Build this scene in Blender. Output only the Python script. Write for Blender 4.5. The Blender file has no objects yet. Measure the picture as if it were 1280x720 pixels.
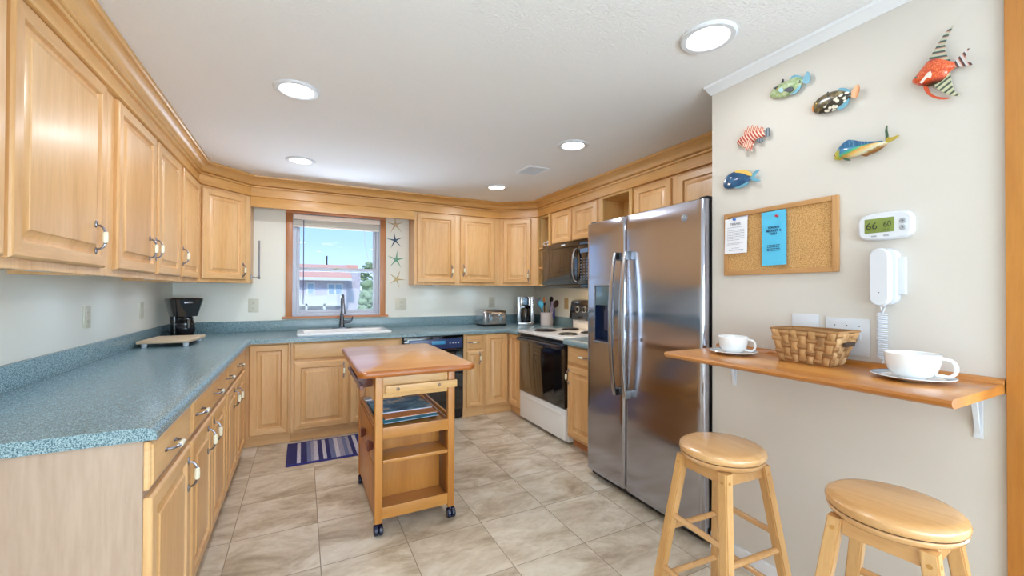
import bpy, bmesh, math, random
from mathutils import Matrix, Vector
random.seed(7)
SC = bpy.context.scene
COL = SC.collection
PI = math.pi

# ------------------------------------------------------------------ camera, world, light, exposure
CAM_Z = 1.33
FPX, YAW, PITCH, ROLL = 515.57, .470047, .0082037, -.0032393
_fw = Vector((math.sin(YAW)*math.cos(PITCH), math.cos(YAW)*math.cos(PITCH), math.sin(PITCH)))
_r = Vector((math.cos(YAW), -math.sin(YAW), 0)); _d = _fw.cross(_r)
RIGHT = _r*math.cos(ROLL) + _d*math.sin(ROLL)
DOWN = -_r*math.sin(ROLL) + _d*math.cos(ROLL)
cd = bpy.data.cameras.new('camera'); cd.lens = 36*FPX/1280; cd.sensor_width = 36; cd.clip_start = .02; cd.clip_end = 300
cam = bpy.data.objects.new('camera', cd); COL.objects.link(cam)
cm = Matrix.Identity(4)
for i in range(3):
    cm[i][0] = RIGHT[i]; cm[i][1] = -DOWN[i]; cm[i][2] = -_fw[i]
cm[2][3] = CAM_Z
cam.matrix_world = cm
SC.camera = cam
def ray(u, v): return RIGHT*((u-640)/FPX) + DOWN*((v-360)/FPX) + _fw
def atx(u, v, x): d = ray(u, v); return Vector((0, 0, CAM_Z)) + d*(x/d.x)
def aty(u, v, y): d = ray(u, v); return Vector((0, 0, CAM_Z)) + d*(y/d.y)
def atz(u, v, z): d = ray(u, v); return Vector((0, 0, CAM_Z)) + d*((z-CAM_Z)/d.z)

vs = SC.view_settings
SC.display_settings.display_device = 'sRGB'
vs.view_transform = 'Standard'; vs.look = 'None'; vs.gamma = 1; vs.use_curve_mapping = False
vs.exposure = 0.33
SC.cycles.max_bounces = 10; SC.cycles.diffuse_bounces = 5; SC.cycles.glossy_bounces = 4
SC.cycles.transparent_max_bounces = 12
SC.cycles.caustics_reflective = False; SC.cycles.caustics_refractive = False
SC.cycles.sample_clamp_indirect = 4

W = bpy.data.worlds.new('sky'); SC.world = W; W.use_nodes = True
nt = W.node_tree; nt.nodes.clear()
def wn(t): return nt.nodes.new(t)
tc = wn('ShaderNodeTexCoord'); sep = wn('ShaderNodeSeparateXYZ'); nt.links.new(tc.outputs['Generated'], sep.inputs[0])
gr = wn('ShaderNodeValToRGB'); nt.links.new(sep.outputs['Z'], gr.inputs[0])
gr.color_ramp.elements[0].position = 0.0; gr.color_ramp.elements[0].color = (.60, .78, 1.0, 1)
gr.color_ramp.elements[1].position = .35; gr.color_ramp.elements[1].color = (.16, .42, .86, 1)
e = gr.color_ramp.elements.new(.10); e.color = (.40, .63, 1.0, 1)
mp = wn('ShaderNodeMapping'); mp.inputs['Scale'].default_value = (5, 5, 18); nt.links.new(tc.outputs['Generated'], mp.inputs[0])
nz = wn('ShaderNodeTexNoise'); nz.inputs['Scale'].default_value = 2.2; nz.inputs['Detail'].default_value = 6; nt.links.new(mp.outputs[0], nz.inputs['Vector'])
cr = wn('ShaderNodeValToRGB'); nt.links.new(nz.outputs[0], cr.inputs[0]); cr.color_ramp.elements[0].position = .60; cr.color_ramp.elements[1].position = .78
mx = wn('ShaderNodeMixRGB'); nt.links.new(cr.outputs[0], mx.inputs[0]); nt.links.new(gr.outputs[0], mx.inputs[1]); mx.inputs[2].default_value = (1, 1, 1, 1)
bg = wn('ShaderNodeBackground'); nt.links.new(mx.outputs[0], bg.inputs[0]); bg.inputs[1].default_value = 1.2
wo = wn('ShaderNodeOutputWorld'); nt.links.new(bg.outputs[0], wo.inputs[0])

def light(name, kind, loc, target, energy, color, **kw):
    l = bpy.data.lights.new(name, kind); l.energy = energy; l.color = color
    for k, v in kw.items(): setattr(l, k, v)
    o = bpy.data.objects.new(name, l); COL.objects.link(o); o.location = loc
    o.rotation_euler = (Vector(target)-Vector(loc)).to_track_quat('-Z', 'Y').to_euler()
    return o
light('sun', 'SUN', (0, -5, 30), (6, 20, 0), 2.6, (1, .95, .87), angle=.01)
# added cool fill lamps behind the camera, aimed upward to lift ceiling and room
light('rear_fill', 'AREA', (1.2, -3.85, 1.30), (1.2, 0, 6.0), 380, (.64, .82, 1.0), shape='RECTANGLE', size=4.6, size_y=2.1)
light('side_fill', 'AREA', (4.35, -1.6, 1.4), (0, -1.6, 4.0), 130, (.60, .79, 1.0), shape='RECTANGLE', size=2.4, size_y=1.9)  # added fill from the unseen right, no window modelled there
light('outside_ceiling_fill', 'AREA', (.34, 5.75, .50), (.34, 4.6, 1.9), 150, (.74, .86, 1.0), shape='RECTANGLE', size=2.2, size_y=.9)  # added lamp hidden below the sill outside, brightens the far ceiling
LAMP_W = 6.6      # each recessed ceiling light, see ceiling lights below

# ------------------------------------------------------------------ materials
def S(h):
    h = h.lstrip('#'); c = [int(h[i:i+2], 16)/255 for i in (0, 2, 4)]
    return tuple((x/12.92 if x <= .04045 else ((x+.055)/1.055)**2.4) for x in c)+(1,)
class MT:
    def __init__(s, name, base='#cccccc', rough=.5, metal=0, coat=0, cr=.08, **kw):
        s.m = bpy.data.materials.new(name); s.m.use_nodes = True; s.t = s.m.node_tree
        s.b = s.t.nodes['Principled BSDF']; s.set('Base Color', S(base)); s.set('Roughness', rough); s.set('Metallic', metal)
        if coat: s.set('Coat Weight', coat); s.set('Coat Roughness', cr)
        for k, v in kw.items(): s.set(k.replace('_', ' '), v)
    def set(s, k, v): s.b.inputs[k].default_value = v
    def n(s, t, **kw):
        n = s.t.nodes.new('ShaderNode'+t)
        for k, v in kw.items():
            if hasattr(n, k): setattr(n, k, v)
            else: n.inputs[k.replace('_', ' ')].default_value = v
        return n
    def l(s, a, b): s.t.links.new(a, b)
    def coord(s, scale=(1, 1, 1), kind='Object', rnd=True, rot=(0, 0, 0)):
        tc = s.n('TexCoord'); mp = s.n('Mapping'); mp.inputs['Scale'].default_value = scale; mp.inputs['Rotation'].default_value = rot
        s.l(tc.outputs[kind], mp.inputs[0])
        if rnd:
            oi = s.n('ObjectInfo'); ml = s.n('Math', operation='MULTIPLY'); ml.inputs[1].default_value = 37.
            s.l(oi.outputs['Random'], ml.inputs[0]); s.l(ml.outputs[0], mp.inputs['Location'])
        return mp.outputs[0]
    def noise(s, co, scale=5, detail=3, rough=.5, dist=0):
        n = s.n('TexNoise', Scale=scale, Detail=detail, Roughness=rough, Distortion=dist); s.l(co, n.inputs['Vector']); return n.outputs[0]
    def ramp(s, f, stops):
        r = s.n('ValToRGB'); s.l(f, r.inputs[0]); e = r.color_ramp.elements
        while len(e) < len(stops): e.new(.5)
        for i, (p, c) in enumerate(stops): e[i].position = p; e[i].color = S(c) if isinstance(c, str) else tuple(c)+(1,)
        return r.outputs[0]
    def mix(s, f, a, b, kind='MIX'):
        m = s.n('MixRGB', blend_type=kind)
        for i, x in ((0, f), (1, a), (2, b)):
            if isinstance(x, (int, float)): m.inputs[i].default_value = x
            elif isinstance(x, str): m.inputs[i].default_value = S(x)
            else: s.l(x, m.inputs[i])
        return m.outputs[0]
    def bump(s, h, strength=.2, dist=.001):
        b = s.n('Bump', Strength=strength, Distance=dist); s.l(h, b.inputs['Height']); s.l(b.outputs[0], s.b.inputs['Normal'])
    def col(s, x): s.l(x, s.b.inputs['Base Color'])

def wood(name, light_c, mid_c, dark_c, axis='z', rough=.38, coat=.15, grain=1.0, rnd=True):
    m = MT(name, mid_c, rough, coat=coat, cr=.22)
    sc = {'z': (9, 9, .9), 'x': (.9, 9, 9), 'y': (9, .9, 9), 'h': (.9, .9, 9)}[axis]
    co = m.coord(sc, rnd=rnd)
    broad = m.noise(co, .55*grain, 3, .5, .6)
    fine = m.noise(co, 7*grain, 4, .65, .2)
    c = m.ramp(broad, [(.3, light_c), (.52, mid_c), (.75, dark_c)])
    f = m.ramp(fine, [(.35, (.82, .78, .74)), (.6, (1, 1, 1))])
    m.col(m.mix(.55, c, f, 'MULTIPLY')); m.bump(fine, .06, .001)
    return m.m
MAPLE = ('#e5bb88', '#dcac74', '#cd995e')
maple_v = wood('maple_vertical', *MAPLE, axis='z')
maple_h = wood('maple_horizontal', *MAPLE, axis='h')
maple_in = wood('maple_interior', '#e2bb80', '#d8ac6c', '#cb9b5a', axis='z', rough=.5, coat=0)
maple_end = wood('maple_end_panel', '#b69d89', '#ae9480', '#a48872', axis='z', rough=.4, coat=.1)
crown_m = wood('maple_crown', '#e8ba7c', '#dca763', '#c98f48', axis='h')
cherry = wood('cherry_casing', '#bd7f4a', '#ad6d3a', '#94582c', axis='z')
cherry_h = wood('cherry_casing_horizontal', '#cf8a56', '#bd7442', '#a66034', axis='h')
pine = wood('pine_post', '#cf9148', '#bf7c34', '#a86522', axis='z', rough=.4, grain=1.2)
shelf_w = wood('oak_shelf', '#cf8f48', '#bf7a34', '#a66426', axis='y', rough=.28, coat=.5)
cart_v = wood('cart_wood_vertical', '#c88a42', '#b87732', '#9a5e22', axis='z', rough=.35)
cart_h = wood('cart_wood_horizontal', '#cc9250', '#bd803c', '#a2682a', axis='h', rough=.3)
cart_top = wood('cart_top_wood', '#dca569', '#cf935a', '#bb7e48', axis='x', rough=.28, coat=.45)
cart_edge = wood('cart_edge_wood', '#b8702c', '#a45c22', '#86461a', axis='h', rough=.3)
darkknob = wood('dark_cherry', '#7a4436', '#69382e', '#552a24', axis='z', rough=.3)
stool_v = wood('stool_wood_vertical', '#dcb078', '#d0a066', '#bd8a50', axis='z', rough=.3, coat=.4)
stool_h = wood('stool_wood_horizontal', '#dcae7a', '#d09f68', '#bb8852', axis='y', rough=.25, coat=.5, grain=.7)
board_w = wood('board_wood', '#d8c3a6', '#ccb393', '#bda183', axis='x', rough=.5, coat=0)
corkframe = wood('cork_frame_oak', '#cfa06c', '#bf8d58', '#a97645', axis='h', rough=.5, coat=0)

def plain(name, c, rough=.5, metal=0, coat=0, **kw): return MT(name, c, rough, metal, coat, **kw).m
def emit(name, c, st):
    m = MT(name, c); m.set('Emission Color', S(c)); m.set('Emission Strength', st); return m.m
def painted(name, c, bump=.15, sc=90, rough=.6):
    m = MT(name, c, rough); co = m.coord(rnd=False)
    f = m.noise(co, sc, 3); m.bump(f, bump, .002); return m.m
wall_m = painted('wall_paint', '#e8e5da')
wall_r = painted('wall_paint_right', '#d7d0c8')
ceil_m = MT('ceiling_texture', '#eeeef0', .9)
_c = ceil_m.coord(rnd=False); _f = ceil_m.noise(_c, 85, 3, .6); ceil_m.bump(_f, .55, .008); ceil_m = ceil_m.m
white_tr = plain('white_trim', '#eef0f6', .35)

fl = MT('travertine_tile', '#cbb79c', .33)
co = fl.coord(rnd=False)
mpg = fl.n('Mapping'); fl.l(co, mpg.inputs[0]); mpg.inputs['Location'].default_value = (.33, -2.2+.42*8, 0)
br = fl.n('TexBrick', offset=0.0, squash=1.0); fl.l(mpg.outputs[0], br.inputs['Vector'])
for k, v in (('Scale', 1.0), ('Mortar Size', .0022), ('Mortar Smooth', .1), ('Bias', 0), ('Brick Width', .4175), ('Row Height', .42)): br.inputs[k].default_value = v
br.inputs['Color1'].default_value = (0, 0, 0, 1); br.inputs['Color2'].default_value = (1, 1, 1, 1); br.inputs['Mortar'].default_value = (.5, .5, .5, 1)
tone = fl.n('SeparateColor'); fl.l(br.outputs['Color'], tone.inputs[0])
off = fl.n('VectorMath', operation='SCALE'); fl.l(br.outputs['Color'], off.inputs[0]); off.inputs['Scale'].default_value = 9
ad = fl.n('VectorMath', operation='ADD'); fl.l(co, ad.inputs[0]); fl.l(off.outputs[0], ad.inputs[1])
rt = fl.n('Mapping'); rt.inputs['Rotation'].default_value = (0, 0, .6); rt.inputs['Scale'].default_value = (1.0, 1.9, 1); fl.l(ad.outputs[0], rt.inputs[0])
n1 = fl.noise(rt.outputs[0], 2.6, 10, .68, .5); n2 = fl.noise(rt.outputs[0], 14, 8, .75, .3)
ca = fl.ramp(n1, [(.34, '#a08e78'), (.45, '#c0b09a'), (.55, '#d4c7b4'), (.68, '#e0d7c9')])
cb = fl.ramp(n2, [(.3, (.84, .80, .75)), (.55, (1, 1, 1))])
cc = fl.mix(.7, ca, cb, 'MULTIPLY')
tv = fl.ramp(tone.outputs[0], [(0, (.93, .92, .90)), (1, (1.0, 1.0, 1.0))])
cc = fl.mix(.6, cc, tv, 'MULTIPLY')
cc = fl.mix(br.outputs['Fac'], cc, '#8f7f6a')
fl.col(cc); inv = fl.n('Math', operation='SUBTRACT'); inv.inputs[0].default_value = 1; fl.l(br.outputs['Fac'], inv.inputs[1]); fl.bump(inv.outputs[0], .4, .002)
floor_m = fl.m

lm = MT('speckled_laminate', '#7fa09d', .26); co = lm.coord(rnd=False)
a = lm.noise(co, 240, 3, .75); b = lm.noise(co, 90, 3, .7)
ca = lm.ramp(a, [(.40, '#39545e'), (.48, '#6d878e'), (.59, '#9cb0b5')])
cb = lm.ramp(b, [(.35, (.80, .86, .88)), (.6, (1, 1, 1))])
lm.col(lm.mix(.6, ca, cb, 'MULTIPLY')); laminate = lm.m

ANI = 0.0
ss = MT('brushed_stainless', '#b4b5c0', .16, 1.0); ss.set('Anisotropic', .85); ss.set('Anisotropic Rotation', ANI)
co = ss.coord((1, 1, 1), rnd=False); w1 = ss.noise(ss.coord((.2, .8, 3.0), rnd=False), 1.6, 0, .0, .0)
ss.bump(w1, 1.0, .010); steel = ss.m
steel2 = plain('satin_steel', '#b9bbc0', .25, 1.0)
chrome = plain('chrome', '#d2d4d8', .12, 1.0)
pewter = plain('pewter', '#8b8a92', .28, 1.0)
bronze = plain('dark_nickel_faucet', '#6f7078', .2, 1.0)
ceramic = plain('cream_ceramic', '#efe8cf', .15, coat=.5)
whitecer = plain('white_ceramic', '#f2f2f2', .12, coat=.6)
bluecer = plain('blue_glaze', '#3f6788', .15, coat=.5)
greycer = plain('pale_blue_glaze', '#a9b8c4', .15, coat=.5)
white_en = plain('white_enamel', '#ecebea', .18, coat=.5)
blk = plain('black_gloss', '#0b0a0e', .06, coat=1.0)
blk_m = plain('black_matte', '#121217', .4)
dk_glass = plain('dark_oven_glass', '#140b08', .04, coat=1.0)
navy_pl = plain('dark_caster', '#171b33', .25)
grey_d = plain('dark_grey_case', '#25262c', .45)
plate_w = plain('white_plate', '#dcdfe6', .35)
almond = plain('almond_plate', '#cfc9b6', .4)
slot_d = plain('slot_dark', '#2b2a2a', .5)
vinyl = plain('window_vinyl', '#bcbfcb', .35)
fabric_w = plain('blind_white', '#e9e4dc', .6)
outside_shingle = MT('grey_shingle', '#a39aa0', .9); co = outside_shingle.coord(rnd=False)
f = outside_shingle.noise(co, 4, 5, .8); outside_shingle.col(outside_shingle.ramp(f, [(.3, '#a9a2b0'), (.6, '#cfc7d2')])); outside_shingle = outside_shingle.m
roof_red = plain('red_roof', '#dda392', .9)
out_white = plain('deck_white', '#dcdcdc', .8)
out_glass = plain('house_glass', '#8fa9c0', .1)
ground_m = plain('sandy_ground', '#a8a890', .9)
leaf_m = plain('foliage', '#8a9e78', .8)
def glass(name, tint=(1, 1, 1, 1), ior=1.45):
    m = bpy.data.materials.new(name); m.use_nodes = True; t = m.node_tree; t.nodes.clear()
    o = t.nodes.new('ShaderNodeOutputMaterial'); mx = t.nodes.new('ShaderNodeMixShader'); fr = t.nodes.new('ShaderNodeFresnel'); fr.inputs[0].default_value = ior
    tr = t.nodes.new('ShaderNodeBsdfTransparent'); tr.inputs[0].default_value = tint; g = t.nodes.new('ShaderNodeBsdfGlossy'); g.inputs['Roughness'].default_value = .02
    t.links.new(fr.outputs[0], mx.inputs[0]); t.links.new(tr.outputs[0], mx.inputs[1]); t.links.new(g.outputs[0], mx.inputs[2]); t.links.new(mx.outputs[0], o.inputs[0]); return m
pane_m = glass('window_pane', (.97, .985, 1, 1), 1.2)
carafe_m = glass('carafe_glass', (.35, .36, .5, 1), 1.5)

# ------------------------------------------------------------------ mesh builder
ORG = {}
class MB:
    def __init__(s): s.bm = bmesh.new(); s.T = Matrix.Identity(4); s.mi = 0
    def v(s, co): return s.bm.verts.new(s.T @ Vector(co))
    def f(s, vs, mi=None):
        try: fc = s.bm.faces.new(vs)
        except ValueError: return None
        fc.material_index = s.mi if mi is None else mi; return fc
    def box(s, x0, x1, y0, y1, z0, z1, bev=0, seg=2):
        vs = [s.v((x, y, z)) for x in (x0, x1) for y in (y0, y1) for z in (z0, z1)]
        fs = [s.f([vs[i] for i in q]) for q in ((0, 1, 3, 2), (4, 6, 7, 5), (0, 4, 5, 1), (2, 3, 7, 6), (0, 2, 6, 4), (1, 5, 7, 3))]
        if bev:
            ed = set(e for f in fs for e in f.edges)
            r = bmesh.ops.bevel(s.bm, geom=list(ed), offset=bev, segments=seg, profile=.6, affect='EDGES')
            for f in r['faces']: f.material_index = s.mi
        return s
    def rings(s, rings, close_u=True, cap0=True, cap1=True, mis=None):
        R = [[s.v(p) for p in r] for r in rings]; n = len(R[0])
        for k in range(len(R)-1):
            for i in range(n if close_u else n-1):
                s.f([R[k][i], R[k][(i+1) % n], R[k+1][(i+1) % n], R[k+1][i]], None if mis is None else mis[k])
        if cap0: s.f(R[0][::-1], None if mis is None else mis[0])
        if cap1: s.f(R[-1], None if mis is None else mis[-1])
        return s
    def lathe(s, prof, c=(0, 0, 0), n=24, M=None, sx=1, sy=1, mis=None):
        M = M or Matrix.Identity(4); c = Vector(c)
        s.rings([[c + (M @ Vector((r*math.cos(t)*sx, r*math.sin(t)*sy, z))) for t in [2*PI*i/n for i in range(n)]] for r, z in prof], mis=mis)
        return s
    def cyl(s, p, q, r, r2=None, n=16, bev=0):
        p = Vector(p); q = Vector(q); M = (q-p).to_track_quat('Z', 'Y').to_matrix().to_4x4(); L = (q-p).length; r2 = r if r2 is None else r2
        pr = [(r, 0), (r2, L)] if not bev else [(r-bev, 0), (r, bev), (r2, L-bev), (r2-bev, L)]
        return s.lathe(pr, p, n, M)
    def tube(s, pts, r, n=8, rs=None, flat=1.0, up=None):
        pts = [Vector(p) for p in pts]; R = []; up = Vector(up) if up else None
        for i, p in enumerate(pts):
            t = (pts[min(i+1, len(pts)-1)]-pts[max(i-1, 0)]).normalized()
            u = up if up else (Vector((0, 0, 1)) if abs(t.z) < .9 else Vector((1, 0, 0)))
            if not up and i: u = pu
            a = t.cross(u).normalized(); b = a.cross(t).normalized(); pu = b
            rr = rs[i] if rs else r
            R.append([p + a*math.cos(w)*rr + b*math.sin(w)*rr*flat for w in [2*PI*k/n for k in range(n)]])
        return s.rings(R)
    def ball(s, c, r, n=14, m=8):
        r = r if hasattr(r, '__len__') else (r, r, r)
        return s.rings([[(c[0]+r[0]*math.sin(a)*math.cos(t), c[1]+r[1]*math.sin(a)*math.sin(t), c[2]-r[2]*math.cos(a)) for t in [2*PI*i/n for i in range(n)]] for a in [max(.05, min(PI-.05, PI*k/m)) for k in range(m+1)]])
    def prism(s, poly, d0, d1, plane='xy', bev=0):
        f = {'xy': lambda a, b, d: (a, b, d), 'xz': lambda a, b, d: (a, d, b), 'yz': lambda a, b, d: (d, a, b)}[plane]
        A = [s.v(f(a, b, d0)) for a, b in poly]; B = [s.v(f(a, b, d1)) for a, b in poly]; n = len(poly)
        fs = [s.f(A[::-1]), s.f(B)]+[s.f([A[i], A[(i+1) % n], B[(i+1) % n], B[i]]) for i in range(n)]
        if bev:
            ed = set(e for f in fs for e in f.edges); bmesh.ops.bevel(s.bm, geom=list(ed), offset=bev, segments=2, profile=.6, affect='EDGES')
        return s
    def build(s, name, mats, parent=None, loc=None, smooth=.6, **tags):
        bm = s.bm; bmesh.ops.recalc_face_normals(bm, faces=bm.faces)
        if parent is not None: org = ORG[parent.name]
        else: org = Vector(loc) if loc is not None else Vector((0, 0, 0))
        for v in bm.verts: v.co -= org
        for f in bm.faces: f.smooth = True
        for e in bm.edges:
            if len(e.link_faces) != 2 or e.calc_face_angle(0) > smooth: e.smooth = False
        me = bpy.data.meshes.new(name); bm.to_mesh(me); bm.free()
        for m in (mats if isinstance(mats, (list, tuple)) else [mats]): me.materials.append(m)
        o = bpy.data.objects.new(name, me); COL.objects.link(o)
        if parent is not None: o.parent = parent
        else: o.location = org
        ORG[o.name] = org
        for k, v in tags.items(): o[k] = v
        return o
def frame(P, A, N):
    A = Vector(A).normalized(); N = Vector(N).normalized()
    M = Matrix.Identity(4)
    for i in range(3): M[i][0] = A[i]; M[i][1] = N[i]; M[i][2] = (0, 0, 1)[i]; M[i][3] = P[i]
    return M      # local x along the face, local y outward, local z up
def thing(name, label, cat, loc, group=None):
    o = bpy.data.objects.new(name, None); COL.objects.link(o); o.location = loc; o.empty_display_size = .1
    o['label'] = label; o['category'] = cat
    if group: o['group'] = group
    ORG[o.name] = Vector(loc); return o
def tag(o, label, cat, group=None):
    o['label'] = label; o['category'] = cat
    if group: o['group'] = group
    return o
def struct(mb, name, m): return mb.build(name, m, kind='structure')
def text(s, size, M, mat, parent, name='lettering', depth=.0006, align='CENTER', bold=0, label=None, sx=1.0):
    c = bpy.data.curves.new(name, 'FONT'); c.body = s; c.size = size; c.extrude = depth; c.align_x = align; c.align_y = 'CENTER'; c.offset = bold
    o = bpy.data.objects.new(name+'_tmp', c); COL.objects.link(o)
    me = bpy.data.meshes.new_from_object(o.evaluated_get(bpy.context.evaluated_depsgraph_get()))
    bpy.data.objects.remove(o); bpy.data.curves.remove(c)
    X = Matrix(((sx, 0, 0, 0), (0, 0, 1, 0), (0, 1, 0, 0), (0, 0, 0, 1)))   # text x,y -> frame x,z ; text z -> outward
    me.transform(M @ X)
    org = ORG[parent.name]; me.transform(Matrix.Translation(-org))
    me.materials.clear(); me.materials.append(mat)
    q = bpy.data.objects.new(name, me); COL.objects.link(q); q.parent = parent; ORG[q.name] = org
    if label: q['label'] = label
    return q
def loft_rect(mb, w, h, prof, mats=None, z0=0, x0=0):
    """rectangles inset by prof[i][0] at outward distance prof[i][1]; material 1 on the top and bottom faces"""
    R = [[mb.v((x0+i, d, z0+i)), mb.v((x0+w-i, d, z0+i)), mb.v((x0+w-i, d, z0+h-i)), mb.v((x0+i, d, z0+h-i))] for i, d in prof]
    for k in range(len(R)-1):
        for i in range(4):
            mb.f([R[k][i], R[k][(i+1) % 4], R[k+1][(i+1) % 4], R[k+1][i]], (1 if i in (0, 2) else 0) if (mats and prof[k][0] < .05) else 0)
    mb.f(R[-1], 0); mb.f(R[0][::-1], 0)
# ------------------------------------------------------------------ the room
XL, XR, YB, ZC, XW = -1.07, 2.78, 4.82, 2.40, 1.92
WX0, WX1, WZ0, WZ1 = -.092, .775, 1.065, 2.13        # window opening
m = MB(); m.box(XL-.12, 4.6, -4.1, YB+.14, -.12, 0); struct(m, 'floor', floor_m)
m = MB(); m.box(XL-.12, 4.6, -4.1, YB+.14, ZC, ZC+.15); struct(m, 'ceiling', ceil_m)
m = MB(); m.box(XL-.12, XL, -4.1, YB+.14, 0, ZC); struct(m, 'wall_left', wall_m)
m = MB()
m.box(XL, WX0, YB, YB+.14, 0, ZC); m.box(WX1, XR+.12, YB, YB+.14, 0, ZC); m.box(WX0, WX1, YB, YB+.14, 0, WZ0); m.box(WX0, WX1, YB, YB+.14, WZ1, ZC)
struct(m, 'wall_back', wall_m)
m = MB(); m.box(XR, XR+.12, 1.35, YB, 0, ZC); struct(m, 'wall_right', wall_m)
m = MB(); m.box(XW, XW+.115, .44, 1.456, 0, ZC); m.box(XW+.115, XR, 1.34, 1.456, 0, ZC)
struct(m, 'wall_partition', wall_r)
m = MB(); m.box(XW+.12, 4.6, .30, .44, 0, ZC); struct(m, 'wall_side', wall_m)
m = MB(); m.box(4.48, 4.6, -4.1, .30, 0, ZC); struct(m, 'wall_far_right', wall_m)
m = MB(); m.box(XL, 4.48, -4.1, -3.98, 0, ZC); struct(m, 'wall_rear', wall_m)
# pine casing that ends the partition
m = MB(); m.box(XW-.018, XW+.12, .27, .438, 0, ZC-.001, .004); struct(m, 'trim_1', pine)
# white crown trim on the partition
m = MB()
pr = [(0, 2.366), (.006, 2.366), (.010, 2.371), (.026, 2.377), (.040, 2.386), (.054, 2.389), (.058, 2.399), (0, 2.399)]
m.rings([[(XW-d, y, z) for d, z in pr] for y in (.44, 1.462)]); struct(m, 'trim_2', white_tr)
m = MB(); m.box(XW-.014, XW, .44, 1.456, 0, .085, .004); m.box(XW-.024, XW-.012, .44, 1.456, 0, .018, .004); struct(m, 'baseboard_right', white_tr)

# wooden crown moulding over the wall cabinets
def sweep(mb, path, prof, close=False):
    """path of 2-D points, prof = (distance to the right-hand side of travel, z)"""
    P = [Vector(p) for p in path]; R = []
    for i, p in enumerate(P):
        t0 = (P[i]-P[i-1]).normalized() if i else None; t1 = (P[i+1]-P[i]).normalized() if i < len(P)-1 else None
        t0 = t0 or t1; t1 = t1 or t0
        n0 = Vector((t0.y, -t0.x)); n1 = Vector((t1.y, -t1.x)); b = (n0+n1).normalized(); k = 1/max(.3, b.dot(n0))
        R.append([(p.x+b.x*d*k, p.y+b.y*d*k, z) for d, z in prof])
    mb.rings(R)
FA = [(-.775, .95), (-.775, 4.205), (-.438, 4.557), (2.148, 4.557), (2.508, 4.24), (2.508, 1.47)]
m = MB()
sweep(m, FA, [(-.03, 2.213), (.020, 2.213), (.026, 2.216), (.026, 2.226), (.022, 2.230), (.008, 2.231), (.008, 2.296), (.024, 2.297), (.028, 2.303), (.028, 2.309), (.022, 2.313), (.014, 2.315), (.032, 2.317), (.038, 2.321), (.038, 2.326), (.032, 2.330), (.036, 2.343), (.046, 2.357), (.060, 2.369), (.074, 2.375), (.074, 2.379), (.084, 2.380), (.090, 2.386), (.092, 2.399), (-.03, 2.399)])
struct(m, 'trim_3', crown_m)
m = MB(); m.box(-.437, 1.099, 4.546, 4.562, 2.118, 2.213, .002); struct(m, 'trim_4', crown_m)
m = MB(); m.box(XL+.001, -.78, .95, 4.2, 2.216, 2.398); m.box(-.43, 2.14, 4.56, YB-.001, 2.216, 2.398); m.box(2.512, XR-.001, 1.47, 4.2, 2.216, 2.398); struct(m, 'trim_5', maple_in)

# window
cs = .062
m = MB(); m.box(WX0-cs, WX0, YB-.018, YB, 1.062, 2.13, .003); m.box(WX1, WX1+cs, YB-.018, YB, 1.062, 2.13, .003)
m.mi = 1; m.box(WX0-cs, WX1+cs, YB-.018, YB, 2.13, 2.19, .003); m.box(WX0-cs-.03, WX1+cs+.03, YB-.035, YB, 1.043, 1.062, .003)
struct(m, 'trim_6', [cherry, cherry_h])
wr = MB(); fy0, fy1 = YB+.03, YB+.10
wr.box(WX0, WX0+.035, fy0, fy1, WZ0, WZ1, .003); wr.box(WX1-.035, WX1, fy0, fy1, WZ0, WZ1, .003); wr.box(WX0+.035, WX1-.035, fy0, fy1, WZ0, WZ0+.03, .003); wr.box(WX0+.035, WX1-.035, fy0, fy1, WZ1-.03, WZ1, .003)
for x in (WX0, WX1-.006): wr.box(x, x+.006, YB-.016, fy0, WZ0, WZ1)
wr.box(WX0, WX1, YB-.016, fy0, WZ0, WZ0+.006)
win = struct(wr, 'window_1', vinyl)
def sash(x0, x1, z0, z1, y, nm):
    q = MB(); b = .03
    q.box(x0, x0+b, y, y+.028, z0, z1, .003); q.box(x1-b, x1, y, y+.028, z0, z1, .003); q.box(x0+b, x1-b, y, y+.028, z0, z0+b, .003); q.box(x0+b, x1-b, y, y+.028, z1-b, z1, .003)
    o = q.build('sash', vinyl, win)
    q = MB(); q.box(x0+b-.004, x1-b+.004, y+.011, y+.015, z0+b-.004, z1-b+.004); q.build('pane', pane_m, o)
    return o
zm = 1.565
sash(WX0+.035, WX1-.035, zm-.028, WZ1-.03, YB+.067, 'u')
lo = sash(WX0+.035, WX1-.035, WZ0+.03, zm+.012, YB+.036, 'l')
q = MB(); q.box(.30, .36, YB+.02, YB+.036, zm+.0, zm+.014, .003); q.box(.32, .335, YB+.014, YB+.03, zm+.01, zm+.02, .002); q.build('latch', almond, lo)
# blind
bl = thing('window_blind', 'raised white blind with stacked slats and tilt wand at the top of the kitchen window', 'blind', (.34, YB-.01, 2.0))
q = MB(); q.box(WX0+.008, WX1-.008, YB-.03, YB+.02, 2.068, 2.118, .004); q.build('head_rail', plain('head_rail_white', '#ecdfd6', .45), bl)
q = MB()
for k in range(12): q.box(WX0+.012, WX1-.012, YB-.022, YB+.012, 2.012+.0043*k, 2.0145+.0043*k)
q.box(WX0+.010, WX1-.010, YB-.024, YB+.014, 1.992, 2.008, .003); q.build('slat_stack', fabric_w, bl)
q = MB(); q.cyl((WX0+.10, YB-.03, 2.06), (WX0+.10, YB-.03, 1.19), .0045, n=8); q.build('tilt_wand', plain('wand_dark', '#5d5a78', .3), bl)
q = MB(); q.tube([(WX1-.17, YB-.028, 2.03), (WX1-.165, YB-.03, 1.85), (WX1-.14, YB-.03, 1.73), (WX1-.10, YB-.028, 1.60)], .002, 6); q.build('lift_cord', fabric_w, bl)

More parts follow.
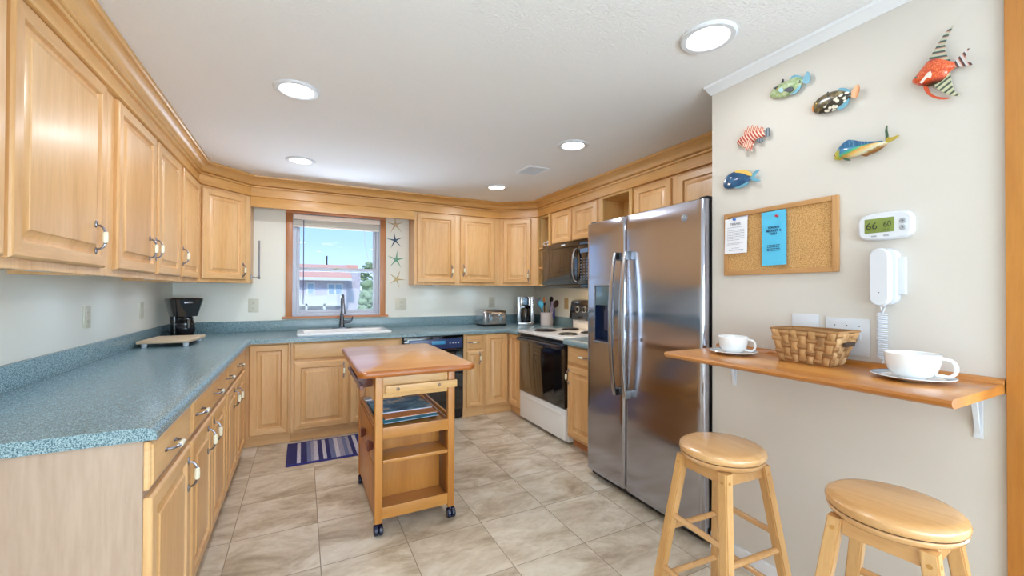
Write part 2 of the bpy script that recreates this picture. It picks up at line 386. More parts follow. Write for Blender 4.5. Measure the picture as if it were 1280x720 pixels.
# ------------------------------------------------------------------ outside
m = MB(); m.box(-60, 80, 6, 140, -3.4, -3.3); struct(m, 'ground', ground_m)
Y0 = 50.
def ex(u, v, y=Y0): return aty(u, v, y)
hs = thing('neighbouring_house', 'grey shingled house with red roof and white deck seen through the window', 'house', (3, Y0, -3.3))
xa, xb = -3.0, ex(452, 360).x; xe = ex(433, 360).x; zr = ex(412, 327).z; ze = ex(400, 347).z
q = MB(); q.box(xa, xe, Y0, Y0+8, -3.3, ze+.1); q.box(xe, xb, Y0+1.2, Y0+4.9, -3.3, zr-.9); q.build('wall', outside_shingle, hs)
q = MB(); q.rings([[(x, Y0-.8, ze-.05), (x, Y0-.8, ze+.12), (x, Y0+6, zr), (x, Y0+8, zr), (x, Y0+8, ze)] for x in (xa-.3, xe+.5)]); q.box(xe+.5, xb+.2, Y0+5, Y0+8, zr-.95, zr); q.build('roof', roof_red, hs)
q = MB(); q.box(xa-.3, xe+.5, Y0-.9, Y0-.78, ze-.32, ze+.02); q.build('fascia', out_white, hs)
q = MB(); q.cyl((ex(412, 327).x, Y0+6, zr-.1), (ex(412, 327).x, Y0+6, ex(412, 320, Y0+6).z), .09, n=10); q.build('vent_pipe', grey_d, hs)
def hwin(u0, v0, u1, v1, n):
    a = ex(u0, v0); b = ex(u1, v1); q = MB(); q.box(a.x, b.x, Y0-.08, Y0+.02, b.z, a.z); o = q.build('window', out_white, hs)
    q = MB(); w = (b.x-a.x-.16*(n+1))/n
    for k in range(n): q.box(a.x+.16+(w+.16)*k, a.x+.16+(w+.16)*k+w, Y0-.11, Y0-.07, b.z+.15, a.z-.15)
    q.build('pane', out_glass, o)
hwin(383, 353, 393.5, 368.5, 1); hwin(409, 354, 428.5, 369, 2)
q = MB(); y = Y0-2; zt = ex(400, 369.5, y).z; zb = ex(400, 379.5, y).z; xr = ex(427, 370, y).x
q.box(xa, xr, y-.06, y+.06, zt-.1, zt); q.box(xa, xr, y-.05, y+.05, zb+.1, zb+.2)
for k in range(60):
    x = xa+(xr-xa)*k/59; q.box(x-.04, x+.04, y-.03, y+.03, zb, zt)
for k in range(5):
    x = xa+(xr-xa)*k/4; q.box(x-.1, x+.1, y-.1, y+.1, -3.3, zt+.1)
q.box(xa, xr, y-.1, Y0, zb-.25, zb); q.box(xa, xr+1.5, y-.15, y+.1, zb-1.2, zb-.9); q.build('deck', out_white, hs)
def tree(x, y, z0, h, r, label, seed):
    rr = random.Random(seed); t = thing('tree', label, 'tree', (x, y, -3.3))
    q = MB(); q.cyl((x, y, -3.3), (x, y, z0+h*.4), .18, .08, 8); q.build('trunk', plain('bark', '#6c5a48', .9), t)
    q = MB()
    for k in range(170):
        a = rr.uniform(0, 2*PI); zz = rr.uniform(0, 1); ra = r*math.sqrt(rr.random())*(1-.75*zz**1.5)
        c = Vector((x+ra*math.cos(a), y+ra*math.sin(a), z0+h*zz)); s = rr.uniform(.18, .42)
        q.ball(c, (s, s, s*rr.uniform(.5, .9)), 6, 4)
    q.build('foliage', leaf_m, t, smooth=2)
p = aty(459, 390, 42); tree(p.x, 42, -2.5, aty(459, 352, 42).z+2.5, 1.0, 'loose green tree beside the grey house beyond the window', 3)
p = aty(470, 340, 70); tree(p.x-1, 70, -1, aty(459, 330, 70).z+1.2, 3.2, 'darker tree crown far behind the grey house, above the window rail', 4)

# ------------------------------------------------------------------ ceiling lights and vent
bulb = emit('lamp_lens', '#fffaf0', 9.0)
def cyl_ring(q, c, prof, n=32): q.lathe(prof, c, n)
LPOS = [((-.034, 2.47), 'recessed ceiling light over the left countertop run, second nearest the camera'), ((1.51, 1.165), 'largest recessed ceiling light, nearest the camera beside the white trim'),
        ((-.02, 3.80), 'recessed ceiling light nearest the sink window'), ((1.755, 2.48), 'recessed ceiling light in front of the fridge and its wall cabinets'), ((1.77, 3.84), 'small far recessed ceiling light near the back right corner cabinets')]
proto = None
for (x, y), lab in LPOS:
    if proto is None:
        proto = thing('recessed_ceiling_light', lab, 'ceiling light', (x, y, ZC), 'recessed ceiling lights')
        q = MB(); q.rings([[(x+r*math.cos(t), y+r*math.sin(t), ZC+z) for t in [2*PI*i/32 for i in range(32)]] for r, z in ((.112, -.0002), (.112, -.004), (.104, -.010), (.086, -.010), (.078, -.004), (.078, -.0002))]); q.build('trim_ring', plate_w, proto)
        q = MB(); q.rings([[(x+r*math.cos(t), y+r*math.sin(t), ZC+z) for t in [2*PI*i/32 for i in range(32)]] for r, z in ((.0775, -.0005), (.0775, -.0035), (.03, -.005))]); q.build('lens', bulb, proto)
        ch = list(proto.children)
    else:
        o = proto.copy(); COL.objects.link(o); o.location = (x, y, ZC); o['label'] = lab
        for c in ch:
            d = c.copy(); COL.objects.link(d); d.parent = o
    light('lamp_glow_and_fill', 'AREA', (x, y, ZC-.03), (x, y, 0), LAMP_W*(.2 if y < 1.5 else 1), (.89, .94, 1), shape='DISK', size=.15)
for (x, y) in ((-.03, -.2), (1.5, -.9), (.4, -2.2), (3.2, -1.2)):  # added fill lamps out of view behind the camera, without fixtures
    light('lamp_glow_and_fill', 'AREA', (x, y, ZC-.03), (x, y, 0), LAMP_W*.4, (.86, .93, 1), shape='DISK', size=.15)
vt = thing('ceiling_vent', 'white louvred air vent in the ceiling beyond the fridge', 'vent', (1.805, 3.165, ZC))
x0, x1, y0, y1 = 1.70, 1.91, 3.04, 3.29
q = MB(); q.box(x0, x1, y0, y0+.02, ZC-.008, ZC, .002); q.box(x0, x1, y1-.02, y1, ZC-.008, ZC, .002); q.box(x0, x0+.02, y0+.02, y1-.02, ZC-.008, ZC, .002); q.box(x1-.02, x1, y0+.02, y1-.02, ZC-.008, ZC, .002); q.build('frame', white_tr, vt)
q = MB()
for k in range(13):
    y = y0+.028+k*.0162; q.box(x0+.02, x1-.02, y, y+.005, ZC-.007, ZC-.001)
q.mi = 1; q.box(x0+.02, x1-.02, y0+.02, y1-.02, ZC-.0012, ZC-.0004); q.build('louvre', [plate_w, plain('vent_shadow', '#5c5e68', .8)], vt)

# ------------------------------------------------------------------ cabinets
DPROF = [(0, 0), (0, .012), (.003, .017), (.004, .018), (.009, .0205), (.050, .0205), (.052, .0195), (.0545, .0155), (.057, .0075), (.060, .0055), (.066, .0055), (.070, .0065), (.090, .0165), (.0915, .0190), (.094, .0200)]
SPROF = [(0, 0), (0, .010), (.004, .014), (.010, .016), (.014, .0195), (.018, .0205)]
def pull(mb, M, L=.098):
    """bail pull with a ceramic grip; local z along the pull, y outward"""
    T0 = mb.T; mb.T = M; h = L/2
    for s in (-1, 1):
        mb.mi = 0
        mb.ball((0, .002, s*(h+.006)), (.0065, .004, .016), 10, 6)
        mb.tube([(0, .002, s*h), (0, .014, s*(h-.001)), (0, .024, s*(h-.010)), (0, .029, s*(h-.022)), (0, .030, s*(h-.028))], .0042, 8)
        mb.ball((0, .030, s*(h-.026)), (.007, .007, .004), 10, 6)
    mb.mi = 1
    k = h-.024
    mb.rings([[(r*math.cos(t), .030+r*math.sin(t), z) for t in [2*PI*i/12 for i in range(12)]] for r, z in ((.005, -k), (.0088, -k+.004), (.0100, -k*.4), (.0100, k*.4), (.0088, k-.004), (.005, k))])
    mb.mi = 0; mb.T = T0
def add_pull(door, P, N, vert=True):
    N = Vector(N).normalized(); Z = Vector((0, 0, 1)) if vert else Vector((-N.y, N.x, 0)); X = N.cross(Z)
    M = Matrix.Identity(4)
    for i in range(3): M[i][0] = X[i]; M[i][1] = N[i]; M[i][2] = Z[i]; M[i][3] = P[i]
    q = MB(); pull(q, M); q.build('handle', [pewter, ceramic], door)
class Face:
    """a cabinet front plane: origin, direction along it, outward normal"""
    def __init__(s, P, A, N): s.P = Vector(P); s.A = Vector(A).normalized(); s.N = Vector(N).normalized()
    def door(s, cab, a0, a1, z0, z1, name='door', prof=DPROF):
        q = MB(); q.T = frame(s.P + s.A*a0, s.A, s.N); q.T[2][3] = z0
        pr = prof
        if prof is DPROF and (a1-a0) < .2: pr = [((i-.014 if i > .02 else i), d) for i, d in prof]
        loft_rect(q, a1-a0, z1-z0, pr, True)
        return q.build(name, [maple_v, maple_h], cab, smooth=.35)
    def drawer(s, cab, a0, a1, z0, z1):
        q = MB(); q.T = frame(s.P + s.A*a0, s.A, s.N); q.T[2][3] = z0
        loft_rect(q, a1-a0, z1-z0, SPROF, True)
        return q.build('drawer', [maple_h, maple_h], cab, smooth=.35)
    def at(s, a, z): return Vector((s.P.x+s.A.x*a, s.P.y+s.A.y*a, z))
LF = Face((-.425, 0, 0), (0, 1, 0), (1, 0, 0))       # left base fronts, a = y
BF = Face((0, 4.10, 0), (1, 0, 0), (0, -1, 0))       # back base fronts, a = x
RF = Face((2.05, 0, 0), (0, 1, 0), (-1, 0, 0))       # right base fronts, a = y
G = 'maple base cabinets'
def hx(u, v, x, dv=0): p = atx(u, v, x); return p
ZT = .879
def base_left(y0, y1, label, doors, drawers, hd, hw):
    c = thing('base_cabinet', label, 'cabinet', (-.74, (y0+y1)/2, 0), G)
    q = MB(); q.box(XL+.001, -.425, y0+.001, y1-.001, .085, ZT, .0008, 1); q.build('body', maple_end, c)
    q = MB(); q.box(XL+.001, -.455, y0+.001, y1-.001, 0, .085); q.build('toe_kick', maple_h, c)
    for (a, b), hs_ in zip(doors, hd):
        d = LF.door(c, a, b, .088, .698)
        for h in hs_: add_pull(d, h, (1, 0, 0))
    for (a, b), hs_ in zip(drawers, hw):
        d = LF.drawer(c, a, b, .722, .868)
        for h in hs_: add_pull(d, h, (1, 0, 0), False)
    return c
XH = -.4045
def ph(u, v, z=None):
    p = atx(u, v, XH+.028); return Vector((XH, p.y, p.z if z is None else z))
base_left(1.612, 2.128, 'left-hand maple base cabinet nearest the camera, with the pale end panel', [(1.622, 2.115)], [(1.622, 2.115)], [[ph(245.7, 591.7)]], [[ph(226, 557, .795)]])
base_left(2.128, 3.028, 'middle maple base cabinet of the left run, wide drawer with two pulls', [(2.150, 2.568), (2.578, 3.010)], [(2.150, 3.010)], [[ph(268.6, 549)], [ph(275.3, 539)]], [[ph(258.5, 513, .795), ph(277.8, 489, .795)]])
base_left(3.028, 3.945, 'far maple base cabinet of the left run, next to the inside corner', [(3.050, 3.485), (3.495, 3.925)], [(3.050, 3.925)], [[ph(298.9, 497.8)], [ph(302.9, 493.3)]], [[ph(292, 471, .795), ph(304, 458.4, .795)]])
# corner cabinet left/back
c = thing('base_cabinet', 'corner base cabinet with one tall door left of the sink cabinet', 'cabinet', (-.5, 4.45, 0), G)
q = MB(); q.prism([(XL+.001, 3.946), (-.425, 3.946), (-.425, 4.10), (-.088, 4.10), (-.088, YB-.001), (XL+.001, YB-.001)], .085, ZT); q.build('body', maple_v, c)
q = MB(); q.prism([(XL+.001, 3.946), (-.455, 3.946), (-.455, 4.14), (-.088, 4.14), (-.088, YB-.001), (XL+.001, YB-.001)], 0, .085); q.build('toe_kick', maple_h, c)
BF.door(c, -.395, -.105, .10, .866)
q = MB(); q.box(-.4245, -.4235+.004, 3.95, 4.09, .09, ZT-.002); q.build('filler', maple_v, c)
# sink cabinet
def base_back(x0, x1, label, ytoe=4.14):
    c = thing('base_cabinet', label, 'cabinet', ((x0+x1)/2, 4.45, 0), G)
    return c
c = base_back(-.086, .872, 'wide base cabinet under the sink, partly behind the wooden cart')
q = MB(); q.box(-.086, -.055, 4.10, 4.75, .085, ZT); q.box(.845, .872, 4.10, 4.75, .085, ZT); q.box(-.055, .845, 4.10, 4.12, .085, ZT); q.box(-.055, .845, 4.12, 4.75, .085, .10); q.build('body', maple_v, c)
q = MB(); q.box(-.086, .872, 4.14, 4.16, 0, .085); q.build('toe_kick', maple_h, c)
BF.drawer(c, -.068, .86, .722, .868)
d = BF.door(c, -.062, .385, .105, .700)
p = aty(430, 461.4, 4.06); add_pull(d, (p.x, 4.0795, p.z-.01), (0, -1, 0))
d = BF.door(c, .400, .855, .105, .700); add_pull(d, (.425, 4.0795, .64), (0, -1, 0))
# narrow cabinet right of the dishwasher
c = base_back(1.512, 1.755, 'narrow base cabinet with one drawer, just right of the black dishwasher')
q = MB(); q.box(1.512, 1.755, 4.10, YB-.001, .085, ZT); q.build('body', maple_v, c)
q = MB(); q.box(1.512, 1.755, 4.115, YB-.001, 0, .085); q.build('toe_kick', maple_h, c)
d = BF.drawer(c, 1.545, 1.735, .715, .866); p = aty(593.7, 428.2, 4.05); add_pull(d, (p.x, 4.0795, p.z), (0, -1, 0), False)
d = BF.door(c, 1.545, 1.735, .105, .700); p = aty(601, 447.6, 4.05); add_pull(d, (p.x, 4.0795, p.z), (0, -1, 0))
# right corner cabinet
c = thing('base_cabinet', 'corner base cabinet with two hinged doors left of the white range', 'cabinet', (2.4, 4.4, 0), G)
q = MB(); q.prism([(1.757, YB-.001), (1.757, 4.10), (2.05, 4.10), (2.05, 3.812), (XR-.001, 3.812), (XR-.001, YB-.001)], .085, ZT); q.build('body', maple_v, c)
q = MB(); q.prism([(1.757, YB-.001), (1.757, 4.115), (2.09, 4.115), (2.09, 3.812), (XR-.001, 3.812), (XR-.001, YB-.001)], 0, .085); q.build('toe_kick', maple_h, c)
BF.door(c, 1.765, 2.026, .105, .872); RF.door(c, 3.818, 4.076, .105, .872)
# right of the range
c = thing('base_cabinet', 'narrow base cabinet with drawer between the range and the fridge', 'cabinet', (2.4, 2.72, 0), G)
q = MB(); q.box(2.05, XR-.001, 2.47, 2.965, .085, ZT); q.build('body', maple_v, c)
q = MB(); q.box(2.11, XR-.001, 2.47, 2.965, 0, .085); q.build('toe_kick', cherry_h, c)
d = RF.drawer(c, 2.50, 2.945, .722, .868); p = atx(726, 447.5, 2.0); add_pull(d, (2.0295, p.y, p.z), (-1, 0, 0), False)
d = RF.door(c, 2.50, 2.945, .105, .700); p = atx(709.5, 471.7, 2.0); add_pull(d, (2.0295, 2.92, p.z), (-1, 0, 0))

# ---- wall cabinets
GU = 'maple wall cabinets'
UL = Face((-.775, 0, 0), (0, 1, 0), (1, 0, 0)); UB = Face((0, 4.557, 0), (1, 0, 0), (0, -1, 0)); UR = Face((2.508, 0, 0), (0, 1, 0), (-1, 0, 0))
def puck(q, x, y, z):
    q.cyl((x, y, z), (x, y, z-.012), .035, .03, 16)
def wall_left_cab(y0, y1, label, doors, hd, nl=1):
    c = thing('wall_cabinet', label, 'cabinet', (-.92, (y0+y1)/2, 1.395), GU)
    q = MB(); q.box(XL+.001, -.795, y0+.001, y1-.001, 1.410, 2.212); q.box(-.795, -.775, y0+.001, y1-.001, 1.393, 2.213, .001, 1); q.box(XL+.001, -.795, y0+.001, y0+.016, 1.393, 1.41); q.box(XL+.001, -.795, y1-.016, y1-.001, 1.393, 1.41); q.build('body', [maple_v], c)
    for (a, b), h in zip(doors, hd):
        d = UL.door(c, a, b, 1.425, 2.206)
        if h:
            p = atx(h[0], h[1], -.725); add_pull(d, (-.7545, p.y, p.z), (1, 0, 0))
    for k in range(nl):
        y = y0+(y1-y0)*(k+.5)/nl; q = MB(); q.box(-.86, -.80, y-.09, y+.09, 1.396, 1.409, .003); q.build('undercabinet_light', plate_w, c, label='small white under-cabinet light')
    return c
wall_left_cab(1.05, 1.713, 'maple wall cabinet cut off by the left edge of the photo', [(1.07, 1.70)], [None], 0)
wall_left_cab(1.713, 2.437, 'largest-looking maple wall cabinet at upper left with a single wide door', [(1.728, 2.375)], [(131.5, 297)])
wall_left_cab(2.437, 3.632, 'two-door maple wall cabinet in the middle of the left wall', [(2.505, 3.055), (3.105, 3.600)], [(195.5, 311), (203, 311.5)], 2)
wall_left_cab(3.632, 4.20, 'narrow single-door maple wall cabinet next to the left corner cabinet', [(3.668, 4.19)], [(235.3, 320.5)])
def diag_cab(poly, P0, P1, a0, a1, hpix, label):
    P0 = Vector(P0+(0,)); P1 = Vector(P1+(0,)); A = (P1-P0).normalized(); N = Vector((A.y, -A.x, 0))
    c = thing('wall_cabinet', label, 'cabinet', (poly[0][0]*.5+poly[2][0]*.5, poly[0][1]*.5+poly[2][1]*.5, 1.395), GU)
    q = MB(); q.prism(poly, 1.400, 2.212); q.build('body', maple_v, c)
    F = Face(P0, A, N); d = F.door(c, a0, a1, 1.428, 2.196)
    pc = P0+A*(a1-.03)+N*.0205; add_pull(d, (pc.x, pc.y, 1.515), N)
    return c
diag_cab([(XL+.001, 4.206), (-.774, 4.206), (-.438, 4.557), (-.438, YB-.001), (XL+.001, YB-.001)], (-.774, 4.206), (-.438, 4.557), .025, .425, None, 'angled corner wall cabinet left of the window with towel rod on its side')
diag_cab([(2.149, YB-.001), (2.149, 4.557), (2.508, 4.241), (XR-.001, 4.241), (XR-.001, YB-.001)], (2.149, 4.557), (2.508, 4.241), .045, .39, None, 'angled corner wall cabinet above the drip coffee maker')
c = thing('wall_cabinet', 'two-door wall cabinet on the back wall right of the starfish', 'cabinet', (1.62, 4.69, 1.40), GU)
q = MB(); q.box(1.100, 2.147, 4.557, YB-.001, 1.40, 2.212, .001, 1); q.build('body', maple_v, c)
xa_, xb_, xc_, xd_ = (aty(u, 300, 4.537).x for u in (522, 569.5, 575.5, 619))
d = UB.door(c, xa_, xb_, 1.428, 2.196); p = aty(566.9, 338.7, 4.51); add_pull(d, (p.x-.01, 4.5365, p.z), (0, -1, 0))
d = UB.door(c, xc_, xd_, 1.428, 2.196); p = aty(579.6, 338, 4.51); add_pull(d, (p.x+.01, 4.5365, p.z), (0, -1, 0))
for x in (1.35, 1.85):
    q = MB(); puck(q, x, 4.66, 1.3995); q.build('undercabinet_light', plate_w, c, label='small white under-cabinet light')
# open shelf unit
c = thing('open_shelf_cabinet', 'narrow open shelf unit holding crockery left of the microwave', 'cabinet', (2.64, 4.1, 1.395), GU)
q = MB(); q.box(2.52, XR-.001, 3.965, 3.98, 1.40, 2.212); q.box(2.52, XR-.001, 4.222, 4.238, 1.40, 2.212); q.box(2.508, XR-.001, 3.98, 4.222, 1.395, 1.42); q.box(XR-.01, XR-.001, 3.98, 4.222, 1.42, 2.2); q.box(2.52, XR-.001, 3.98, 4.222, 2.196, 2.212)
q.box(2.488, 2.508, 3.945, 3.99, 1.395, 2.213); q.box(2.488, 2.508, 4.215, 4.238, 1.395, 2.213); q.build('body', maple_in, c)
for z in (1.60, 1.83):
    q = MB(); q.box(2.50, XR-.011, 3.981, 4.221, z, z+.018); q.build('shelf', maple_h, c)
def crock(q, x, y, z, r, h):
    q.lathe([(r*.55, 0), (r*.7, .003), (r, h*.5), (r*.98, h), (r*.9, h), (r*.88, h*.5), (r*.5, .008)], (x, y, z), 20)
q = MB(); crock(q, 2.60, 4.10, 1.848, .055, .075); q.mi = 1; q.lathe([(.056, 0), (.0565, .012), (.0555, .012)], (2.60, 4.10, 1.885), 20)
q.mi = 0; q.tube([(2.556, 4.13, 1.90), (2.53, 4.145, 1.905), (2.522, 4.15, 1.885), (2.535, 4.14, 1.87), (2.556, 4.13, 1.868)], .005, 8)
tag(q.build('mug', [whitecer, bluecer], loc=(2.60, 4.10, 1.848)), 'white mug with blue stripe on the top shelf left of the microwave', 'mug')
q = MB(); crock(q, 2.60, 4.10, 1.618, .05, .075); q.tube([(2.556, 4.13, 1.675), (2.53, 4.15, 1.67), (2.53, 4.15, 1.64), (2.556, 4.13, 1.635)], .005, 8)
tag(q.build('mug', [greycer], loc=(2.60, 4.10, 1.618)), 'pale grey mug on the middle shelf left of the microwave', 'mug')
q = MB(); crock(q, 2.60, 4.10, 1.42, .05, .085); q.tube([(2.556, 4.13, 1.485), (2.525, 4.155, 1.48), (2.525, 4.155, 1.445), (2.556, 4.13, 1.44)], .006, 8)
tag(q.build('mug', [ceramic], loc=(2.60, 4.10, 1.42)), 'cream mug on the bottom of the shelf unit left of the microwave', 'mug')
# over the microwave
c = thing('wall_cabinet', 'short two-door wall cabinet directly above the microwave', 'cabinet', (2.64, 3.5, 1.835), GU)
q = MB(); q.box(2.508, XR-.001, 3.085, 3.944, 1.835, 2.212, .001, 1); q.build('body', maple_v, c)
UR.door(c, 3.555, 3.925, 1.856, 2.200); UR.door(c, 3.130, 3.525, 1.856, 2.200)
# open cubby
c = thing('open_cubby_cabinet', 'empty open cubby cabinet between the microwave and fridge cabinets', 'cabinet', (2.64, 2.87, 1.835), GU)
q = MB(); q.box(2.52, XR-.001, 3.068, 3.083, 1.80, 2.212); q.box(2.52, XR-.001, 2.662, 2.677, 1.80, 2.212); q.box(2.52, XR-.001, 2.677, 3.068, 1.80, 1.816); q.box(2.52, XR-.001, 2.677, 3.068, 2.196, 2.212); q.box(XR-.01, XR-.001, 2.677, 3.068, 1.816, 2.196)
q.box(2.494, 2.52, 3.045, 3.083, 1.80, 2.213, .001, 1); q.box(2.494, 2.52, 2.662, 2.70, 1.80, 2.213, .001, 1); q.box(2.494, 2.52, 2.70, 3.045, 1.80, 1.835); q.box(2.494, 2.52, 2.70, 3.045, 2.195, 2.213); q.build('body', maple_in, c)
# over the fridge
c = thing('wall_cabinet', 'two-door wall cabinet above the fridge, partly hidden by it', 'cabinet', (2.64, 2.05, 1.90), GU)
q = MB(); q.box(2.508, XR-.001, 1.462, 2.660, 1.875, 2.212, .001, 1); q.build('body', maple_v, c)
UR.door(c, 2.245, 2.630, 1.89, 2.200); UR.door(c, 1.60, 2.185, 1.89, 2.200)

# the small lights mounted under the wall cabinets
for (x, y, w, l, e_) in ((-.83, 2.07, .05, .18, .9), (-.83, 2.74, .05, .18, .9), (-.83, 3.33, .05, .18, .9), (-.83, 3.92, .05, .18, .8), (1.35, 4.66, .07, .07, .5), (1.85, 4.66, .07, .07, .5), (2.38, 4.52, .07, .07, .35), (-.62, 4.45, .07, .07, .5)):
    light('undercabinet_glow', 'AREA', (x, y, 1.384), (x-.0, y, .9), e_*.45, (.55, .76, 1.0), shape='RECTANGLE', size=w, size_y=l)

# ---- countertops
def counter(mb, bottom, inner, pieces, zt=.92, zb=.880, ze=.905):
    n = len(bottom)
    L = [(0, zb), (0, zb+.014), (.05, zb+.020), (.16, zb+.026), (.36, zb+.032), (.62, zb+.0365), (.85, zb+.039), (1, zt)]
    R = [[mb.v((x+(X-x)*t, y+(Y-y)*t, z)) for (x, y), (X, Y) in zip(bottom, inner)] for t, z in L]
    for A, B in zip(R, R[1:]):
        for i in range(n):
            j = (i+1) % n; mb.f([A[i], A[j], B[j], B[i]])
    for x0, x1, y0, y1 in pieces:
        mb.f([mb.v((x0, y0, zt)), mb.v((x1, y0, zt)), mb.v((x1, y1, zt)), mb.v((x0, y1, zt))])
        mb.f([mb.v((x0, y0, zb+.001)), mb.v((x0, y1, zb+.001)), mb.v((x1, y1, zb+.001)), mb.v((x1, y0, zb+.001))])
ct = thing('countertop', 'long speckled blue-green laminate countertop wrapping three walls up to the range', 'countertop', (-.7, 3.0, .88))
q = MB(); xl, xr_, yb = XL+.001, XR-.001, YB-.001
SX0, SX1, SY0, SY1 = .00, .76, 4.29, 4.60
counter(q, [(xl, 1.595), (-.388, 1.595), (-.388, 4.06), (2.0, 4.06), (2.0, 3.81), (xr_, 3.81), (xr_, yb), (xl, yb)],
        [(xl, 1.595), (-.420, 1.595), (-.420, 4.088), (2.03, 4.088), (2.03, 3.81), (xr_, 3.81), (xr_, yb), (xl, yb)],
        [(xl, -.42, 1.595, yb), (-.42, SX0, 4.088, yb), (SX1, 2.03, 4.088, yb), (SX0, SX1, 4.088, SY0), (SX0, SX1, SY1, yb), (2.03, xr_, 3.81, yb)])
q.build('worktop', laminate, ct, smooth=.9)
q = MB(); q.box(xl, xl+.02, 1.595, yb-.02, .92, 1.028, .003); q.box(xl, xr_, yb-.02, yb, .92, 1.028, .003); q.box(xr_-.02, xr_, 3.90, yb-.02, .92, 1.028, .003); q.build('backsplash', laminate, ct)
ct = thing('countertop', 'short speckled countertop piece between the range and the fridge', 'countertop', (2.4, 2.72, .88))
q = MB(); counter(q, [(2.0, 2.455), (xr_, 2.455), (xr_, 2.968), (2.0, 2.968)], [(2.03, 2.455), (xr_, 2.455), (xr_, 2.968), (2.03, 2.968)], [(2.03, xr_, 2.455, 2.968)]); q.build('worktop', laminate, ct, smooth=.9)
q = MB(); q.box(xr_-.02, xr_, 2.455, 2.968, .92, 1.028, .003); q.build('backsplash', laminate, ct)
# ------------------------------------------------------------------ sink and faucet
s = thing('kitchen_sink', 'white drop-in kitchen sink below the window', 'sink', (.38, 4.43, .92))
def rrect(x0, x1, y0, y1, r, z, n=5):
    out = []
    for cx, cy, a in ((x1-r, y0+r, -PI/2), (x1-r, y1-r, 0), (x0+r, y1-r, PI/2), (x0+r, y0+r, PI)):
        for k in range(n+1): t = a+PI/2*k/n; out.append((cx+r*math.cos(t), cy+r*math.sin(t), z))
    return out
q = MB()
ox0, ox1, oy0, oy1 = -.045, .80, 4.20, 4.77
bw = [rrect(ox0, ox1, oy0, oy1, .04, .9205), rrect(ox0, ox1, oy0, oy1, .04, .932), rrect(ox0+.012, ox1-.012, oy0+.012, oy1-.012, .035, .9385),
      rrect(ox0+.05, ox1-.05, oy0+.05, oy1-.17, .05, .937), rrect(ox0+.057, ox1-.057, oy0+.057, oy1-.177, .05, .925), rrect(ox0+.075, ox1-.075, oy0+.10, oy1-.20, .05, .80), rrect(ox0+.13, ox1-.13, oy0+.14, oy1-.24, .05, .785)]
q.rings(bw, cap0=False)
q.build('basin', white_en, s)
q = MB(); q.cyl((.38, 4.42, .785), (.38, 4.42, .789), .045, n=20); q.build('drain', chrome, s)
f_ = thing('kitchen_faucet', 'tall dark nickel pull-down faucet standing at the back of the white sink', 'faucet', (.372, 4.68, .9385))
fx, fy = .372, 4.68
q = MB(); q.prism([(fx+.095*math.cos(t)*(1 if abs(math.cos(t)) > 0 else 1), fy+.028*math.sin(t)) for t in [2*PI*k/24 for k in range(24)]], .9385, .946)
q.lathe([(.030, .946), (.026, .97), (.020, 1.03), (.016, 1.10)], (fx, fy, 0), 18)
pts = [(fx, fy, 1.08), (fx, fy, 1.18)]+[(fx, fy-.075+.075*math.cos(a), 1.20+.085*math.sin(a)) for a in [PI*k/9 for k in range(10)]]
q.tube(pts, .0135, 12); q.build('spout', bronze, f_)
q = MB(); q.lathe([(.014, 0), (.018, -.02), (.021, -.06), (.024, -.10), (.022, -.112)], (fx, fy-.15, 1.205), 16); q.build('spray_head', pewter, f_)
q = MB(); q.cyl((fx+.015, fy, 1.0), (fx+.085, fy, 1.003), .017, .015, 14, .003); q.tube([(fx+.085, fy, 1.003), (fx+.10, fy, 1.02), (fx+.105, fy-.005, 1.06)], .006, 8); q.build('lever', bronze, f_)

# ------------------------------------------------------------------ dishwasher
d = thing('dishwasher', 'black built-in dishwasher right of the sink, half hidden by the cart', 'dishwasher', (1.19, 4.45, 0))
q = MB(); q.box(.876, 1.508, 4.10, 4.75, .02, .878, .003); q.build('body', blk_m, d)
q = MB(); q.box(.884, 1.50, 4.065, 4.10, .11, .715, .008); q.build('door', blk, d)
q = MB(); q.box(.884, 1.50, 4.060, 4.10, .725, .872, .006); q.build('control_panel', blk, d)
q = MB(); q.box(.93, 1.485, 4.054, 4.0605, .745, .845, .008); q.build('control_inset', plain('dishwasher_inset', '#2a3a66', .25), d)
q = MB(); q.box(1.16, 1.30, 4.052, 4.0545, .79, .825, .002); q.build('vent_window', plain('teal_label', '#3c8fc0', .3), d)
for k, x in enumerate((1.345, 1.375, 1.405, 1.435)):
    q = MB(); q.box(x, x+.012, 4.0515, 4.0545, .795, .803); q.build('button', plate_w, d)
q = MB(); q.box(.884, 1.50, 4.13, 4.16, 0, .10); q.build('kick_plate', blk_m, d)

# ------------------------------------------------------------------ range
r_ = thing('electric_range', 'white electric coil range with black oven door beside the fridge cabinet', 'range', (2.4, 3.39, 0))
RY0, RY1 = 2.972, 3.806
q = MB(); q.box(2.06, 2.76, RY0, RY1, .02, .905, .003); q.build('body', white_en, r_)
q = MB(); q.box(2.005, 2.76, RY0, RY1, .905, .930, .006); q.build('cooktop', white_en, r_)
q = MB(); q.box(2.03, 2.06, RY0+.004, RY1-.004, .035, .305, .006); q.box(2.026, 2.031, RY0+.05, RY1-.05, .245, .27, .002); q.build('storage_drawer', white_en, r_)
q = MB(); q.box(2.022, 2.06, RY0+.004, RY1-.004, .315, .872, .006); od = q.build('oven_door', blk, r_)
q = MB(); q.box(2.019, 2.023, RY0+.17, RY1-.10, .36, .79, .002); q.build('oven_window', dk_glass, od, label='dark brown oven window glass')
q = MB(); q.tube([(2.022, RY0+.02, .842), (1.985, RY0+.03, .845), (1.975, RY0+.06, .845), (1.975, RY1-.06, .845), (1.985, RY1-.03, .845), (2.022, RY1-.02, .842)], .018, 10); q.build('handle', plain('handle_black', '#191a26', .2, coat=.5), od)
